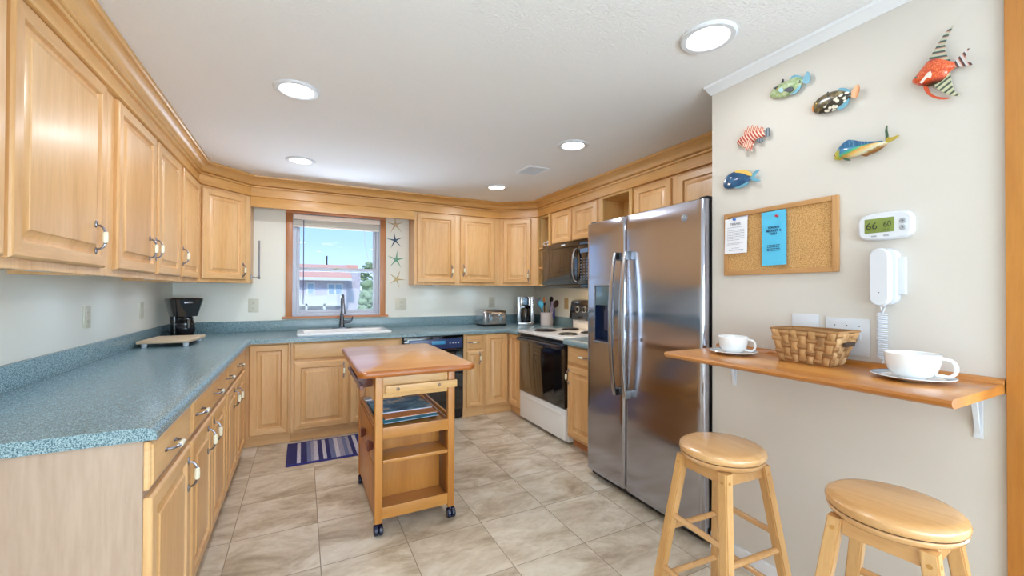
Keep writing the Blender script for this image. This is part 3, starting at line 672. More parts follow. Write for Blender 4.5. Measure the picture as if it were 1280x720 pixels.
q = MB(); q.box(2.035, 2.06, RY0+.004, RY1-.004, .874, .904, .002); q.build('vent_strip', blk_m, r_)
coil_m = plain('coil_black', '#1b191c', .5)
for (x, y, r) in ((2.215, 3.60, .105), (2.21, 3.20, .085), (2.52, 3.60, .085), (2.50, 3.20, .105)):
    q = MB(); q.lathe([(r+.012, .9305), (r+.012, .933), (r+.004, .936), (r, .932), (.02, .931)], (x, y, 0), 32); bo = q.build('drip_bowl', plain('drip_black', '#26242a', .25), r_)
    q = MB(); n = 90; pts = [(x+(.018+(r-.024)*k/n)*math.cos(k*.30*1.0*2*PI/ (n/ (3.6)) *3.33/3.6), y+(.018+(r-.024)*k/n)*math.sin(k*.30*2*PI/(n/3.6)*3.33/3.6), .940) for k in range(n+1)]
    pts = [(x+(.018+(r-.024)*k/n)*math.cos(2*PI*4*k/n), y+(.018+(r-.024)*k/n)*math.sin(2*PI*4*k/n), .940) for k in range(n+1)]
    q.tube(pts, .0052, 6); q.build('coil', coil_m, bo)
q = MB(); q.box(2.70, 2.765, RY0+.02, RY1-.0, .930, 1.06, .004); q.build('backguard', white_en, r_)
q = MB(); q.prism([(2.672, 1.035), (2.70, 1.22), (2.735, 1.24), (2.765, 1.24), (2.765, 1.035), (2.69, 1.02)], RY0+.015, RY1+.035, 'xz', .006); cp = q.build('control_panel', plain('console_black', '#1a0f0c', .12, coat=1.0), r_)
for y in (3.70, 3.58, 3.16, 3.06):
    q = MB(); M = Matrix.Rotation(-math.radians(90-8.6), 4, 'Y'); q.lathe([(.026, 0), (.024, .008), (.018, .012), (.016, .026), (.012, .028)], (2.683, y, 1.135), 18, M); q.mi = 1; q.lathe([(.034, -.001), (.034, .0012), (.031, .0012), (.031, -.001)], (2.684, y, 1.135), 22, M); q.build('knob', [blk, plate_w], cp)
q = MB(); q.T = Matrix.Translation((2.678, 3.36, 1.135)) @ Matrix.Rotation(math.radians(8.6), 4, 'Y')
q.box(-.003, .002, -.10, .10, -.035, .04)
q.mi = 1
for i in range(4):
    for j in range(3): q.box(-.005, -.003, -.085+i*.045, -.06+i*.045, -.026+j*.022, -.014+j*.022)
q.mi = 2; q.box(-.005, -.003, .03, .09, .012, .034); q.build('clock_panel', [blk, plain('key_grey', '#b9bcc4', .4), emit('clock_digits', '#ff7a28', .8)], cp)

# ------------------------------------------------------------------ microwave
mw = thing('microwave', 'black over-the-range microwave mounted under the short wall cabinet', 'microwave', (2.58, 3.52, 1.36))
MY0, MY1 = 3.08, 3.925
q = MB(); q.box(2.41, XR-.002, MY0, MY1, 1.368, 1.8335, .003); q.build('body', blk_m, mw)
q = MB(); q.box(2.375, 2.41, MY0, MY1, 1.778, 1.83, .004); q.build('top_vent_strip', blk, mw, label='black strip with a small white emblem')
q = MB(); q.box(2.3735, 2.3755, 3.49, 3.56, 1.797, 1.811, .0008); q.build('emblem', plate_w, mw)
q = MB(); q.box(2.372, 2.41, MY0+.19, MY1, 1.40, 1.776, .005); md = q.build('door', blk, mw)
q = MB(); q.box(2.3705, 2.3725, MY0+.27, MY1-.07, 1.45, 1.73, .0008); q.build('door_window', plain('mw_glass', '#1f1412', .05, coat=1), md)
q = MB(); q.tube([(2.372, 3.285, 1.745), (2.352, 3.287, 1.735), (2.335, 3.29, 1.68), (2.330, 3.29, 1.59), (2.335, 3.29, 1.50), (2.352, 3.287, 1.445), (2.372, 3.285, 1.435)], .013, 10, flat=1.0); q.build('handle', steel2, md)
q = MB(); q.box(2.373, 2.41, MY0, MY0+.187, 1.40, 1.776, .004)
q.mi = 1
for i in range(3):
    for j in range(8): q.box(2.3715, 2.3735, MY0+.03+i*.045, MY0+.055+i*.045, 1.44+j*.028, 1.454+j*.028)
q.mi = 2; q.box(2.3715, 2.3735, MY0+.03, MY0+.15, 1.70, 1.74); q.build('keypad', [blk, plain('key_grey_dim', '#5e6270', .4), plain('display_blue', '#5f7fa6', .2)], mw)
q = MB(); q.box(2.378, 2.41, MY0, MY1, 1.368, 1.398, .003); q.build('bottom_strip', blk, mw)
light('cooktop_lamp', 'AREA', (2.52, 3.5, 1.355), (2.62, 3.5, .9), 2.6, (1, .72, .42), shape='RECTANGLE', size=.10, size_y=.4)

# ------------------------------------------------------------------ refrigerator
fr = thing('refrigerator', 'tall stainless side-by-side refrigerator with ice dispenser', 'refrigerator', (2.2, 1.96, 0))
q = MB(); q.box(1.945, 2.72, 1.485, 2.435, .05, 1.79, .004); q.build('case', grey_d, fr)
q = MB(); q.box(1.90, 2.68, 1.50, 2.43, .012, .05); 
for y in (1.53, 2.40): q.cyl((1.93, y-.012, .018), (1.93, y+.012, .018), .018, n=14)
q.build('toe_grille', blk_m, fr)
def door_panel(y0, y1, z0, z1, hole=None):
    q = MB(); n = 28; xb_ = 1.935
    ys = [y0, y0+.003, y0+.008, y0+.016, y0+.026]+[y0+.026+(y1-y0-.052)*k/n for k in range(1, n)]+[y1-.026, y1-.016, y1-.008, y1-.003, y1]
    if hole: ys = sorted(ys+[hole[0], hole[1]])
    def xf(y):
        a = min(y-y0, y1-y); e_ = max(0, 1-a/.026); c = (y-(y0+y1)/2)/((y1-y0)/2)
        return 1.866-.006*(1-c*c) + .022*(1-math.sqrt(max(0, 1-e_*e_)))
    zs = [z0, z0+.004, z1-.004, z1]
    if hole: zs = sorted(zs+[hole[2], hole[3]])
    V = {}
    def g(i, j):
        if (i, j) not in V:
            e_ = .004 if j in (0, len(zs)-1) else 0; V[i, j] = q.v((xf(ys[i])+e_, ys[i], zs[j]))
        return V[i, j]
    for i in range(len(ys)-1):
        for j in range(len(zs)-1):
            if hole and hole[0]-1e-6 <= ys[i] and ys[i+1] <= hole[1]+1e-6 and hole[2]-1e-6 <= zs[j] and zs[j+1] <= hole[3]+1e-6: continue
            q.f([g(i, j), g(i+1, j), g(i+1, j+1), g(i, j+1)])
    n1 = len(ys)-1; n2 = len(zs)-1
    B = {(i, j): q.v((xb_, ys[i], zs[j])) for i in (0, n1) for j in range(n2+1)}
    for i in (0, n1):
        for j in range(n2): q.f([g(i, j), g(i, j+1), B[i, j+1], B[i, j]])
    for j in (0, n2):
        T = [q.v((xb_, y, zs[j])) for y in ys]
        for i in range(n1): q.f([g(i, j), g(i+1, j), T[i+1], T[i]])
    q.f([B[0, 0], B[n1, 0], B[n1, n2], B[0, n2]])
    return q
DH = (2.172, 2.352, .985, 1.372)
fd = door_panel(2.062, 2.458, .048, 1.822, DH).build('freezer_door', steel, fr)
rd = door_panel(1.468, 2.054, .048, 1.822).build('fridge_door', steel, fr)
# dispenser
q = MB(); a0, a1, b0, b1 = DH
q.box(1.925, 1.932, a0, a1, b0, b1); q.box(1.857, 1.93, a0, a0+.006, b0, b1); q.box(1.857, 1.93, a1-.006, a1, b0, b1); q.box(1.857, 1.93, a0, a1, b0, b0+.01); q.box(1.857, 1.93, a0, a1, b1-.006, b1)
q.build('dispenser_cavity', plain('dispenser_navy', '#1c2a4c', .2, coat=.5), fd)
q = MB(); q.box(1.858, 1.925, a0+.006, a1-.006, 1.235, b1-.006, .003); dp = q.build('dispenser_panel', plain('dispenser_glass', '#56707c', .1, coat=1), fd)
q = MB(); q.box(1.888, 1.906, 2.23, 2.29, 1.06, 1.20, .006); q.box(1.885, 1.90, 2.245, 2.275, 1.20, 1.237); q.build('dispenser_paddle', plain('paddle_dark', '#3d3a58', .3), fd)
q = MB(); t_ = .008
for bx in ((a0-t_, a1+t_, b0-t_-.012, b0), (a0-t_, a1+t_, b1, b1+t_), (a0-t_, a0, b0, b1), (a1, a1+t_, b0, b1)): q.box(1.853, 1.87, *bx, .002)
q.build('dispenser_bezel', steel2, fd)
def fhandle(y, door, s):
    q = MB(); n = 20; R = []
    for k in range(n+1):
        t = k/n; z = .655+(1.585-.655)*t; o = .030+.040*math.sin(PI*t)**.7; x = 1.858-o; w = .015; th = .009
        R.append([(x-th*.6, y-w, z), (x-th, y-w*.6, z), (x-th, y+w*.6, z), (x-th*.6, y+w, z), (x+th, y+w*.8, z), (x+th, y-w*.8, z)])
    q.rings(R); o = q.build('handle', steel2, door)
    for z0, z1 in ((1.535, 1.588), (.652, .70)):
        q = MB(); q.box(1.820, 1.864, y-.014, y+.014, z0, z1, .004); q.build('handle_mount', plain('mount_steel', '#8f959c', .3, 1.0) if s else blk, door)
fhandle(2.108, fd, 0); fhandle(2.008, rd, 1)
q = MB(); M = Matrix.Rotation(-PI/2, 4, 'Y'); q.lathe([(.020, 0), (.020, .002), (.017, .003), (.016, .0022)], (1.863, 1.585, 1.735), 28, M); q.mi = 1; q.lathe([(.0145, .0022), (.0145, .003), (.013, .003), (.013, .0022)], (1.863, 1.585, 1.735), 28, M)
em = q.build('emblem', [plain('emblem_disc', '#a9adb6', .3, .6), plate_w], rd)
text('GE', .017, frame((1.8597, 1.585, 1.735), (0, -1, 0), (-1, 0, 0)), plain('emblem_light', '#dfe2e8', .3), em, bold=.0003)
q = MB(); q.lathe([(.013, 0), (.013, .003), (.009, .004), (.008, .002), (.004, .002), (.003, .004)], (1.862, 1.903, 1.034), 20, M); q.build('lock_disc', pewter, rd)
for y in (1.47, 2.40):
    q = MB(); q.box(1.90, 2.0, y, y+.05, 1.823, 1.84, .004); q.build('hinge_cover', blk_m, fr)

# ------------------------------------------------------------------ wooden cart
ca = thing('kitchen_cart', 'honey-coloured wooden kitchen cart on dark casters in the middle of the floor', 'cart', (.585, 2.70, 0))
FX0, FX1, FY0, FY1 = .355, .808, 2.33, 3.06
q = MB(); r = .045
P = [(x, y) for x, y, z in rrect(.262, .918, 2.262, 3.335, r, 0, 6)]
q.rings([[(x+(.59-x)*0+dx*(1 if x > .59 else -1), y+dx*(1 if y > 2.8 else -1), z) for x, y in P] for dx, z in ((-.012, .868), (-.003, .872), (0, .880), (0, .893), (-.006, .902), (-.014, .905))], mis=[1, 1, 1, 1, 1, 0])
# last ring cap gets the top material
q.build('top', [cart_top, cart_edge], ca)
pw = .042
for x, y in ((FX0, FY0), (FX1-pw, FY0), (FX0, FY1-pw), (FX1-pw, FY1-pw)):
    q = MB(); q.box(x, x+pw, y, y+pw, .062, .868, .007, 3); q.build('post', cart_v, ca)
    cx, cy = x+pw/2, y+pw/2
    q = MB()
    for s in (-.0125, .0125): q.cyl((cx+s-.0115, cy-.012, .0285), (cx+s+.0115, cy-.012, .0285), .0283, n=20, bev=.004)
    q.tube([(cx, cy-.012, .0245), (cx, cy-.008, .045), (cx, cy, .062)], .011, 8, flat=1.2); q.cyl((cx, cy, .05), (cx, cy, .0625), .014, n=12); q.build('caster', navy_pl, ca)
pale = wood('cart_apron_pale', '#e3b981', '#d8aa6e', '#c69558', axis='h', rough=.4, coat=.1)
q = MB(); q.box(FX0+pw, FX1-pw, FY0+.012, FY0+.030, .742, .868, .002); q.build('front_apron', pale, ca)
q = MB(); q.box(FX0+pw+.012, FX1+.006, FY0-.022, FY0-.004, .770, .812, .003); tb = q.build('towel_rail', pale, ca)
for x in (FX0+pw+.075, FX1-pw-.06):
    q = MB(); q.ball((x, FY0-.022, .791), (.010, .006, .010), 12, 6); q.cyl((x, FY0-.004, .791), (x, FY0+.012, .791), .007, n=8); q.build('screw_cap', plain('screw_brown', '#8d7466', .4), tb)
q = MB(); q.box(FX0+pw, FX1-pw, FY1-.030, FY1-.012, .742, .868, .002); q.build('rear_apron', cart_h, ca)
for x in (FX0+.010, FX1-.028):
    q = MB(); q.box(x, x+.018, FY0+pw, FY1-pw, .79, .868, .002); q.build('side_apron', cart_h, ca)
    q = MB(); q.box(x+.002, x+.016, FY0+pw, FY1-pw, .575, .595, .002); q.build('side_rail', cart_h, ca)
q = MB(); q.box(FX0+.014, FX1-.014, FY0+.016, FY1-.012, .548, .560); q.build('shelf_board', cart_h, ca)
q = MB(); q.box(FX0+pw-.002, FX1-pw+.002, FY0+.004, FY0+.020, .518, .580, .003); q.build('shelf_lip', cart_h, ca)
q = MB(); q.box(FX0+pw, FX1-pw, 2.50, 2.512, .07, .548); q.build('back_panel', cart_v, ca)
q = MB(); q.box(FX0+pw, FX1-pw, FY0+.002, 2.50, .383, .403, .005); q.build('rack_shelf', cart_h, ca)
q = MB(); q.box(FX0+pw, FX1-pw, FY0+.018, 2.50, .112, .124); q.build('bottom_shelf', cart_h, ca)
q = MB(); q.box(FX0+pw-.001, FX1-pw+.001, FY0+.004, FY0+.020, .082, .146, .003); q.build('bottom_lip', cart_h, ca)
q = MB(); q.box(FX0+.006, FX0+.020, FY0+pw, FY1-pw, .075, .352, .002); q.box(FX0+.006, FX0+.020, FY0+pw, FY1-pw, .36, .548, .002); q.build('side_panel', cart_v, ca)
q = MB(); q.box(FX1-.020, FX1-.006, FY0+pw, FY1-pw, .075, .548, .002); q.build('side_panel', cart_v, ca)
for u, v in ((453, 540), (461.5, 557)):
    p = atx(u, v, FX0-.015); q = MB(); y, z = p.y, p.z
    q.rings([[(x, y-a, z-b), (x, y+a, z-b), (x, y+a, z+b), (x, y-a, z+b)] for x, a, b in ((FX0+.008, .010, .016), (FX0-.010, .014, .024), (FX0-.020, .018, .030), (FX0-.027, .013, .024))]); q.build('knob', darkknob, ca)
q = MB(); q.cyl((.292, 2.38, .80), (.292, 3.02, .80), .013, n=14, bev=.003); q.box(.284, FX0+.012, 2.50, 2.525, .775, .868, .003); q.box(.284, FX0+.012, 2.90, 2.925, .775, .868, .003); q.build('side_towel_bar', darkknob, ca)
q = MB(); q.prism([(2.372, .79), (2.372, .74), (2.46, .79)], FX0+.012, FX0+.026, 'yz'); q.build('corner_brace', cart_v, ca)
# magazines on the cart shelf
def paper(name, label, cat, cx, cy, z0, w, h, t, rot, mats, group=None, mis=None):
    q = MB(); q.T = Matrix.Translation((cx, cy, z0)) @ Matrix.Rotation(rot, 4, 'Z')
    n = 6
    q.mi = 1; q.box(-w/2+.001, w/2-.001, -h/2+.001, h/2-.001, .0005, t-.0005)
    q.mi = 0; q.box(-w/2, w/2, -h/2, h/2, t-.0006, t); q.box(-w/2, w/2, -h/2, h/2, 0, .0006); q.box(-w/2-.0005, -w/2+.002, -h/2, h/2, 0, t)
    return tag(q.build(name, mats, loc=(cx, cy, z0)), label, cat, group)
pageW = plain('page_white', '#e6e8f2', .6)
mg = MT('cover_seascape', '#2f6f9c', .45); co = mg.coord(kind='Generated', rnd=False); f = mg.noise(co, 3.2, 5, .6, .8); mg.col(mg.ramp(f, [(.34, '#2a5a96'), (.47, '#3f94cf'), (.58, '#7fbfe0'), (.66, '#f2ece2'), (.78, '#c0a888')]))
mo = plain('cover_orange', '#f09a50', .5); mb_ = plain('cover_blue', '#3f9cc4', .5); mw_ = plain('cover_white', '#eceef8', .5)
paper('magazine', 'white-covered magazine at the bottom left of the cart shelf stack', 'magazine', .478, 2.74, .5605, .20, .50, .010, .0, [mw_, pageW])
paper('magazine', 'teal blue magazine lying at the front of the cart shelf', 'magazine', .570, 2.58, .5715, .33, .28, .004, .10, [mb_, pageW])
paper('magazine', 'orange brochure between the teal and seascape magazines on the cart', 'magazine', .585, 2.64, .5765, .32, .29, .004, .07, [mo, pageW])
paper('magazine', 'open-looking magazine with a blue seascape cover on top of the cart stack', 'magazine', .570, 2.755, .5815, .35, .31, .007, .04, [mg.m, pageW])
paper('magazine', 'pale folded newspaper at the left edge of the cart shelf behind the post', 'magazine', .400, 2.96, .5895, .05, .08, .008, -.03, [mw_, pageW])

# ------------------------------------------------------------------ rug
rg = MT('striped_weave', '#2c2f6e', .95); co = rg.coord(rnd=False); sx = rg.n('SeparateXYZ'); rg.l(co, sx.inputs[0])
a_ = rg.n('Math', operation='MULTIPLY'); a_.inputs[1].default_value = 1/.96; rg.l(sx.outputs['X'], a_.inputs[0]); b_ = rg.n('Math', operation='ADD'); b_.inputs[1].default_value = .5; rg.l(a_.outputs[0], b_.inputs[0])
navy, lt, md_, gy = '#2b2c62', '#c9c3c8', '#6d7496', '#9a98a8'
seq = [(0, navy), (.075, lt), (.105, navy), (.15, md_), (.18, gy), (.205, lt), (.235, navy), (.27, lt), (.30, navy), (.33, md_), (.37, lt), (.40, gy), (.44, md_), (.47, gy), (.50, navy), (.53, lt), (.56, navy), (.59, lt), (.62, md_), (.66, gy), (.70, lt), (.73, navy), (.77, lt), (.80, navy), (.84, gy), (.875, lt), (.905, navy), (.93, lt), (.955, navy)]
r = rg.n('ValToRGB'); r.color_ramp.interpolation = 'CONSTANT'; rg.l(b_.outputs[0], r.inputs[0]); el = r.color_ramp.elements
while len(el) < len(seq): el.new(.5)
for i, (p, c) in enumerate(seq): el[i].position = p; el[i].color = S(c)
f = rg.noise(co, 160, 3, .8); tw = rg.ramp(f, [(.42, (.40, .40, .62)), (.56, (1, 1, 1))]); cc = rg.mix(.75, r.outputs[0], tw, 'MULTIPLY')
ay = rg.n('Math', operation='ABSOLUTE'); rg.l(sx.outputs['Y'], ay.inputs[0]); gt = rg.n('Math', operation='GREATER_THAN'); gt.inputs[1].default_value = .235; rg.l(ay.outputs[0], gt.inputs[0])
rg.col(rg.mix(gt.outputs[0], cc, '#2f2f72')); rg.bump(f, .6, .003)
q = MB(); n = 24; RW, RH = .96, .52
R = [[(RW*(i/n-.5), RH*(j-.5), .009+.0015*math.sin(i*1.3+j*2)) for i in range(n+1)] for j in (0, .02, .5, .98, 1)]
for k in (0, 4): R[k] = [(x, y, .002) for x, y, z in R[k]]
q.rings(R, close_u=False, cap0=False, cap1=False); q.prism([(-RW/2, -RH/2), (RW/2, -RH/2), (RW/2, RH/2), (-RW/2, RH/2)], .0005, .004)
rug = q.build('rug', rg.m, loc=(0, 0, 0)); tag(rug, 'navy and grey striped woven rug on the floor in front of the sink', 'rug'); rug.location = (.375, 3.80, 0); rug.rotation_euler.z = .0

# ------------------------------------------------------------------ countertop appliances
cm_ = thing('coffee_maker', 'black drip coffee maker in the left corner behind the cutting board', 'coffee maker', (-.905, 4.42, .92))
rx, ry = -.905, 4.42
T = Matrix.Translation((rx, ry, .92)) @ Matrix.Rotation(math.radians(25), 4, 'Z')
q = MB(); q.T = T; q.rings([rrect(-.10, .10, -.15, .11, .05, 0), rrect(-.105, .105, -.155, .115, .05, .008), rrect(-.10, .10, -.15, .11, .05, .03), rrect(-.085, .085, -.14, .10, .05, .036)]); q.build('base', blk, cm_)
q = MB(); q.T = T; q.rings([rrect(-.075, .075, .03, .11, .03, .03), rrect(-.08, .08, .03, .11, .03, .20)]); q.rings([rrect(-.085, .085, -.10, .11, .05, .19), rrect(-.11, .11, -.13, .12, .055, .30), rrect(-.118, .118, -.14, .125, .058, .335), rrect(-.11, .11, -.13, .12, .055, .345)]); q.build('reservoir', blk, cm_)
q = MB(); q.T = T; q.lathe([(.055, .038), (.066, .06), (.066, .10), (.055, .15), (.050, .168)], (0, -.06, 0), 24); cf = q.build('carafe', carafe_m, cm_)
q = MB(); q.T = T; q.lathe([(.052, .166), (.054, .180), (.03, .186)], (0, -.06, 0), 20); q.tube([(.0, -.112, .17), (-.0, -.15, .165), (-.0, -.155, .10), (.0, -.125, .065)], .011, 8); q.lathe([(.0665, .118), (.0675, .126), (.0665, .134)], (0, -.06, 0), 24); q.build('carafe_handle', blk, cf)
q = MB(); q.T = T; q.box(-.03, .03, -.143, -.137, .30, .315, .002); q.build('emblem', pewter, cm_)
q = MB(); q.T = T; q.box(.05, .075, -.153, -.147, .012, .022, .001); q.build('switch', plain('switch_blue', '#34407a', .3), cm_)
q = MB(); q.tube([(rx-.09, ry+.02, .96), (-1.01, 4.40, .99), (-1.03, 4.36, .98), (-1.03, 4.30, .95), (-1.0, 4.24, .926)], .004, 6); q.build('power_cord', blk_m, cm_)
bd = thing('cutting_board', 'pale wooden cutting board on short white feet in front of the black coffee maker', 'cutting board', (-.86, 3.97, .92))
pb = [atz(u, v, .965) for u, v in ((172.5, 428), (235, 428), (253, 418.5), (192, 419))]
T = Matrix.Translation((-.87, 3.95, .92)) @ Matrix.Rotation(-.06, 4, 'Z')
q = MB(); q.T = T; q.box(-.155, .155, -.20, .20, .030, .050, .006, 3); q.build('board', board_w, bd)
for x in (-.12, .12):
    for y in (-.16, .16):
        q = MB(); q.T = T; q.cyl((x, y, 0), (x, y, .0305), .016, .019, 12, .003); q.build('foot', plate_w, bd)
def outlet(P, A, N, w, h, label, mat_, slots=2, kind='outlet', name='wall_outlet'):
    o = thing(name, label, kind, P)
    q = MB(); q.T = frame(P, A, N); q.box(-w/2, w/2, 0.0003, .006, -h/2, h/2, .002); pl = q.build('cover_plate', mat_, o)
    q = MB(); q.T = frame(P, A, N)
    if slots == 2:
        for z in (-h*.19, h*.19):
            q.mi = 0; q.box(-.017, .017, .005, .0075, z-.014, z+.014, .002)
            q.mi = 1; q.box(-.008, -.006, .0072, .0078, z-.003, z+.007); q.box(.006, .008, .0072, .0078, z-.003, z+.007); q.cyl((0, .0072, z-.008), (0, .0078, z-.008), .0022, n=8)
        q.build('receptacle', [mat_, slot_d], o)
    elif slots == 's':
        q.mi = 0; q.box(-.006, .006, .005, .009, -.012, .012, .001); q.box(-.0045, .0045, .008, .018, .0, .006, .001); q.mi = 1; q.cyl((0, .0055, h*.27), (0, .0068, h*.27), .003, n=8); q.cyl((0, .0055, -h*.27), (0, .0068, -h*.27), .003, n=8); q.build('toggle_switch', [mat_, slot_d], o)
    elif slots == 'p':
        q.mi = 1; q.box(-.008, .008, .005, .0068, -.012, .0, .0005); q.mi = 0; q.box(-.012, .012, .0055, .0065, -.016, .006); q.build('phone_jack', [mat_, slot_d], o)
    elif slots == 't':
        for x in (-w*.28, 0, w*.28):
            q.mi = 0; q.box(x-.005, x+.005, .005, .009, -.012, .012, .001); q.mi = 1; q.cyl((x, .0055, h*.30), (x, .0068, h*.30), .0025, n=8)
        q.build('toggle_switch', [mat_, slot_d], o)
    return o
outlet((XL, 3.115, 1.18), (0, 1, 0), (1, 0, 0), .08, .125, 'almond wall plate on the left wall, nearest the camera', almond)
outlet((XL, 3.99, 1.18), (0, 1, 0), (1, 0, 0), .08, .125, 'almond wall plate on the left wall near the coffee maker', almond, 's', 'switch', 'wall_switch')
outlet((-.432, YB, 1.182), (1, 0, 0), (0, -1, 0), .09, .135, 'almond outlet between the coffee maker and the window', almond)
outlet((1.012, YB, 1.18), (1, 0, 0), (0, -1, 0), .125, .135, 'almond outlet and switch plate right of the window below the starfish', almond)
outlet((2.157, YB, 1.19), (1, 0, 0), (0, -1, 0), .085, .13, 'almond outlet above the silver toaster', almond)
outlet((XR, 4.05, 1.19), (0, -1, 0), (-1, 0, 0), .08, .13, 'beige plate on the right wall left of the range console', plain('beige_plate', '#c7a878', .5), 's', 'switch', 'wall_switch')
# toaster
ts = thing('toaster', 'silver four-slot toaster on the back counter right of the outlet', 'toaster', (1.87, 4.55, .92))
tx = aty(619.5, 400, 4.42).x
T = Matrix.Translation((tx, 4.55, .92))
q = MB(); q.T = T; w, dp_, h = .152, .135, .185
q.rings([[(x*s_, y*s_, z) for x, y, _ in rrect(-w, w, -dp_, dp_, .035, 0)] for s_, z in ((.98, .022), (1, .03), (1, h-.04), (.985, h-.02), (.94, h-.006), (.86, h))]); q.build('shell', plain('toaster_steel', '#c2c0c2', .22, 1.0), ts)
q = MB(); q.T = T; q.rings([rrect(-w+.002, w-.002, -dp_+.002, dp_-.002, .035, .004), rrect(-w-.002, w+.002, -dp_-.002, dp_+.002, .037, .022), rrect(-w+.01, w-.01, -dp_+.01, dp_-.01, .03, .024)])
for x in (-.12, .12):
    for y in (-.1, .1): q.cyl((x, y, 0), (x, y, .006), .01, n=8)
for x in (-.09, -.035, .035, .09): q.box(x-.012, x+.012, -.11, .11, h-.003, h+.0015)
q.build('base', blk_m, ts)
for x in (-.062, .062):
    q = MB(); q.T = T; q.box(x-.020, x+.020, -dp_-.004, -dp_+.003, .045, h-.035, .003); q.mi = 1; q.box(x-.012, x+.012, -dp_-.007, -dp_-.003, .055, .14, .002); q.mi = 2; q.box(x-.018, x+.018, -dp_-.022, -dp_-.004, .125, .14, .004); q.cyl((x, -dp_-.004, .062), (x, -dp_-.018, .062), .010, n=14); q.build('control_panel', [chrome, plain('panel_blue_grey', '#8aa0ae', .2), steel2], ts)
# drip coffee maker right
cm2 = thing('coffee_maker', 'stainless and black tower coffee maker in the right corner beside the utensil crock', 'coffee maker', (2.40, 4.52, .92))
T = Matrix.Translation((aty(660, 400, 4.42).x, 4.50, .92)) @ Matrix.Rotation(math.radians(-22), 4, 'Z')
q = MB(); q.T = T; q.box(-.095, .095, -.10, .12, 0, .03, .006); q.build('base', steel2, cm2)
q = MB(); q.T = T; q.box(-.095, .095, .01, .12, .03, .335, .006); q.box(-.10, .10, -.095, .12, .225, .345, .010); q.build('tower', blk, cm2)
q = MB(); q.T = T; q.box(-.102, -.062, -.10, -.09, .03, .345, .004); q.box(.062, .102, -.10, -.09, .03, .345, .004); q.box(.035, .06, -.100, -.0945, .235, .34, .002); q.box(-.06, -.045, -.100, -.0945, .235, .34, .002); q.build('side_trim', steel2, cm2)
q = MB(); q.T = T; q.box(-.03, .02, -.098, -.094, .25, .33, .002); q.build('display', plain('cm_display', '#6e8fb0', .15), cm2)
q = MB(); q.T = T; q.lathe([(.05, .032), (.062, .06), (.064, .12), (.052, .18), (.048, .205), (.03, .212)], (0, -.045, 0), 22); q.build('carafe', plain('carafe_black', '#0c0b10', .05, coat=1), cm2)
q = MB(); q.T = T; q.tube([(-.0, -.105, .19), (0, -.135, .18), (0, -.135, .10), (0, -.108, .07)], .008, 8); q.build('carafe_handle', pewter, cm2)
# crock with utensils
kx, ky = aty(683.5, 400, 4.25).x, 4.25
ck = tag(MB().lathe([(.070, 0), (.074, .006), (.077, .05), (.0755, .055), (.077, .06), (.0755, .09), (.077, .095), (.0755, .12), (.078, .150), (.080, .16), (.074, .16), (.070, .02), (.0, .012)], (kx, ky, .92), 30).build('utensil_crock', plain('crock_stone', '#d6cac8', .35), loc=(kx, ky, .92)), 'pale ridged stoneware crock holding kitchen utensils left of the range', 'crock')
def utensil(name, label, dx, dy, ang, lean, L, build, mats):
    T = Matrix.Translation((kx+dx, ky+dy, .94)) @ Matrix.Rotation(ang, 4, 'Z') @ Matrix.Rotation(lean, 4, 'Y')
    q = MB(); q.T = T; L += .035; q.tube([(0, 0, 0), (0, 0, L*.5), (0, 0, L)], .006, 8, rs=[.007, .006, .004]); build(q, L); return tag(q.build(name, mats, loc=(kx+dx, ky+dy, .94)), label, 'utensil', None)
def spoon(q, L, w=.030, h=.045): q.mi = 1 if len(q.bm.faces) and False else q.mi; q.ball((0, 0, L+h*.8), (w, .006, h), 14, 8)
def spat(q, L): q.prism([(-.03, L), (.03, L), (.034, L+.09), (-.034, L+.09)], -.0025, .0025, 'xz', .001)
tur = plain('turquoise_plastic', '#35a5c8', .25, coat=.4); gryp = plain('grey_nylon', '#5d5c66', .4); bkp = plain('black_nylon', '#1a1315', .35); redb = plain('dark_brown_nylon', '#3b1c18', .4); pur = plain('pink_lilac_plastic', '#b99ec4', .35); nav = plain('navy_plastic', '#1f2f90', .3); wd = plain('pale_wood', '#d6b48a', .6); ora = plain('orange_plastic', '#dd8a4a', .4)
utensil('serving_spoon', 'turquoise spoon leaning left in the utensil crock', -.03, -.03, 2.6, .25, .17, lambda q, L: spoon(q, L, .032, .048), tur)
utensil('spatula', 'grey slotted spatula rising behind the turquoise spoon in the crock', -.02, .01, 2.9, .30, .20, spat, gryp)
utensil('ladle', 'black nylon ladle at the top right of the crock', .02, .01, .2, .20, .235, lambda q, L: spoon(q, L, .034, .036), bkp)
utensil('serving_spoon', 'dark brown nylon spoon leaning far right in the crock', .035, -.005, -.25, .33, .18, lambda q, L: spoon(q, L, .034, .048), redb)
utensil('spatula', 'lilac handled turner standing in the right half of the crock', .022, -.04, .1, .12, .22, lambda q, L: q.box(-.009, .009, -.007, .007, L-.10, L+.02, .003), pur)
utensil('wooden_spoon', 'short pale wooden spoon in the middle of the crock', .0, .0, 1.2, .08, .15, lambda q, L: spoon(q, L, .018, .028), wd)
utensil('masher', 'black short handled tool in the centre back of the crock', -.005, .03, .6, -.08, .19, lambda q, L: q.box(-.03, .03, -.012, .012, L, L+.03, .006), bkp)
utensil('spatula', 'orange topped spreader at the back of the crock', -.01, .04, 0, -.02, .235, lambda q, L: q.box(-.014, .014, -.003, .003, L, L+.05, .002), ora)
q = MB(); T = Matrix.Translation((kx+.045, ky-.083, 1.0)) @ Matrix.Rotation(.05, 4, 'Y'); q.T = T; q.lathe([(.003, -.0), (.011, .02), (.013, .06), (.010, .10), (.008, .11)], (0, 0, 0), 12); q.tube([(0, 0, .105), (0, .012, .115), (0, .03, .11)], .004, 6)
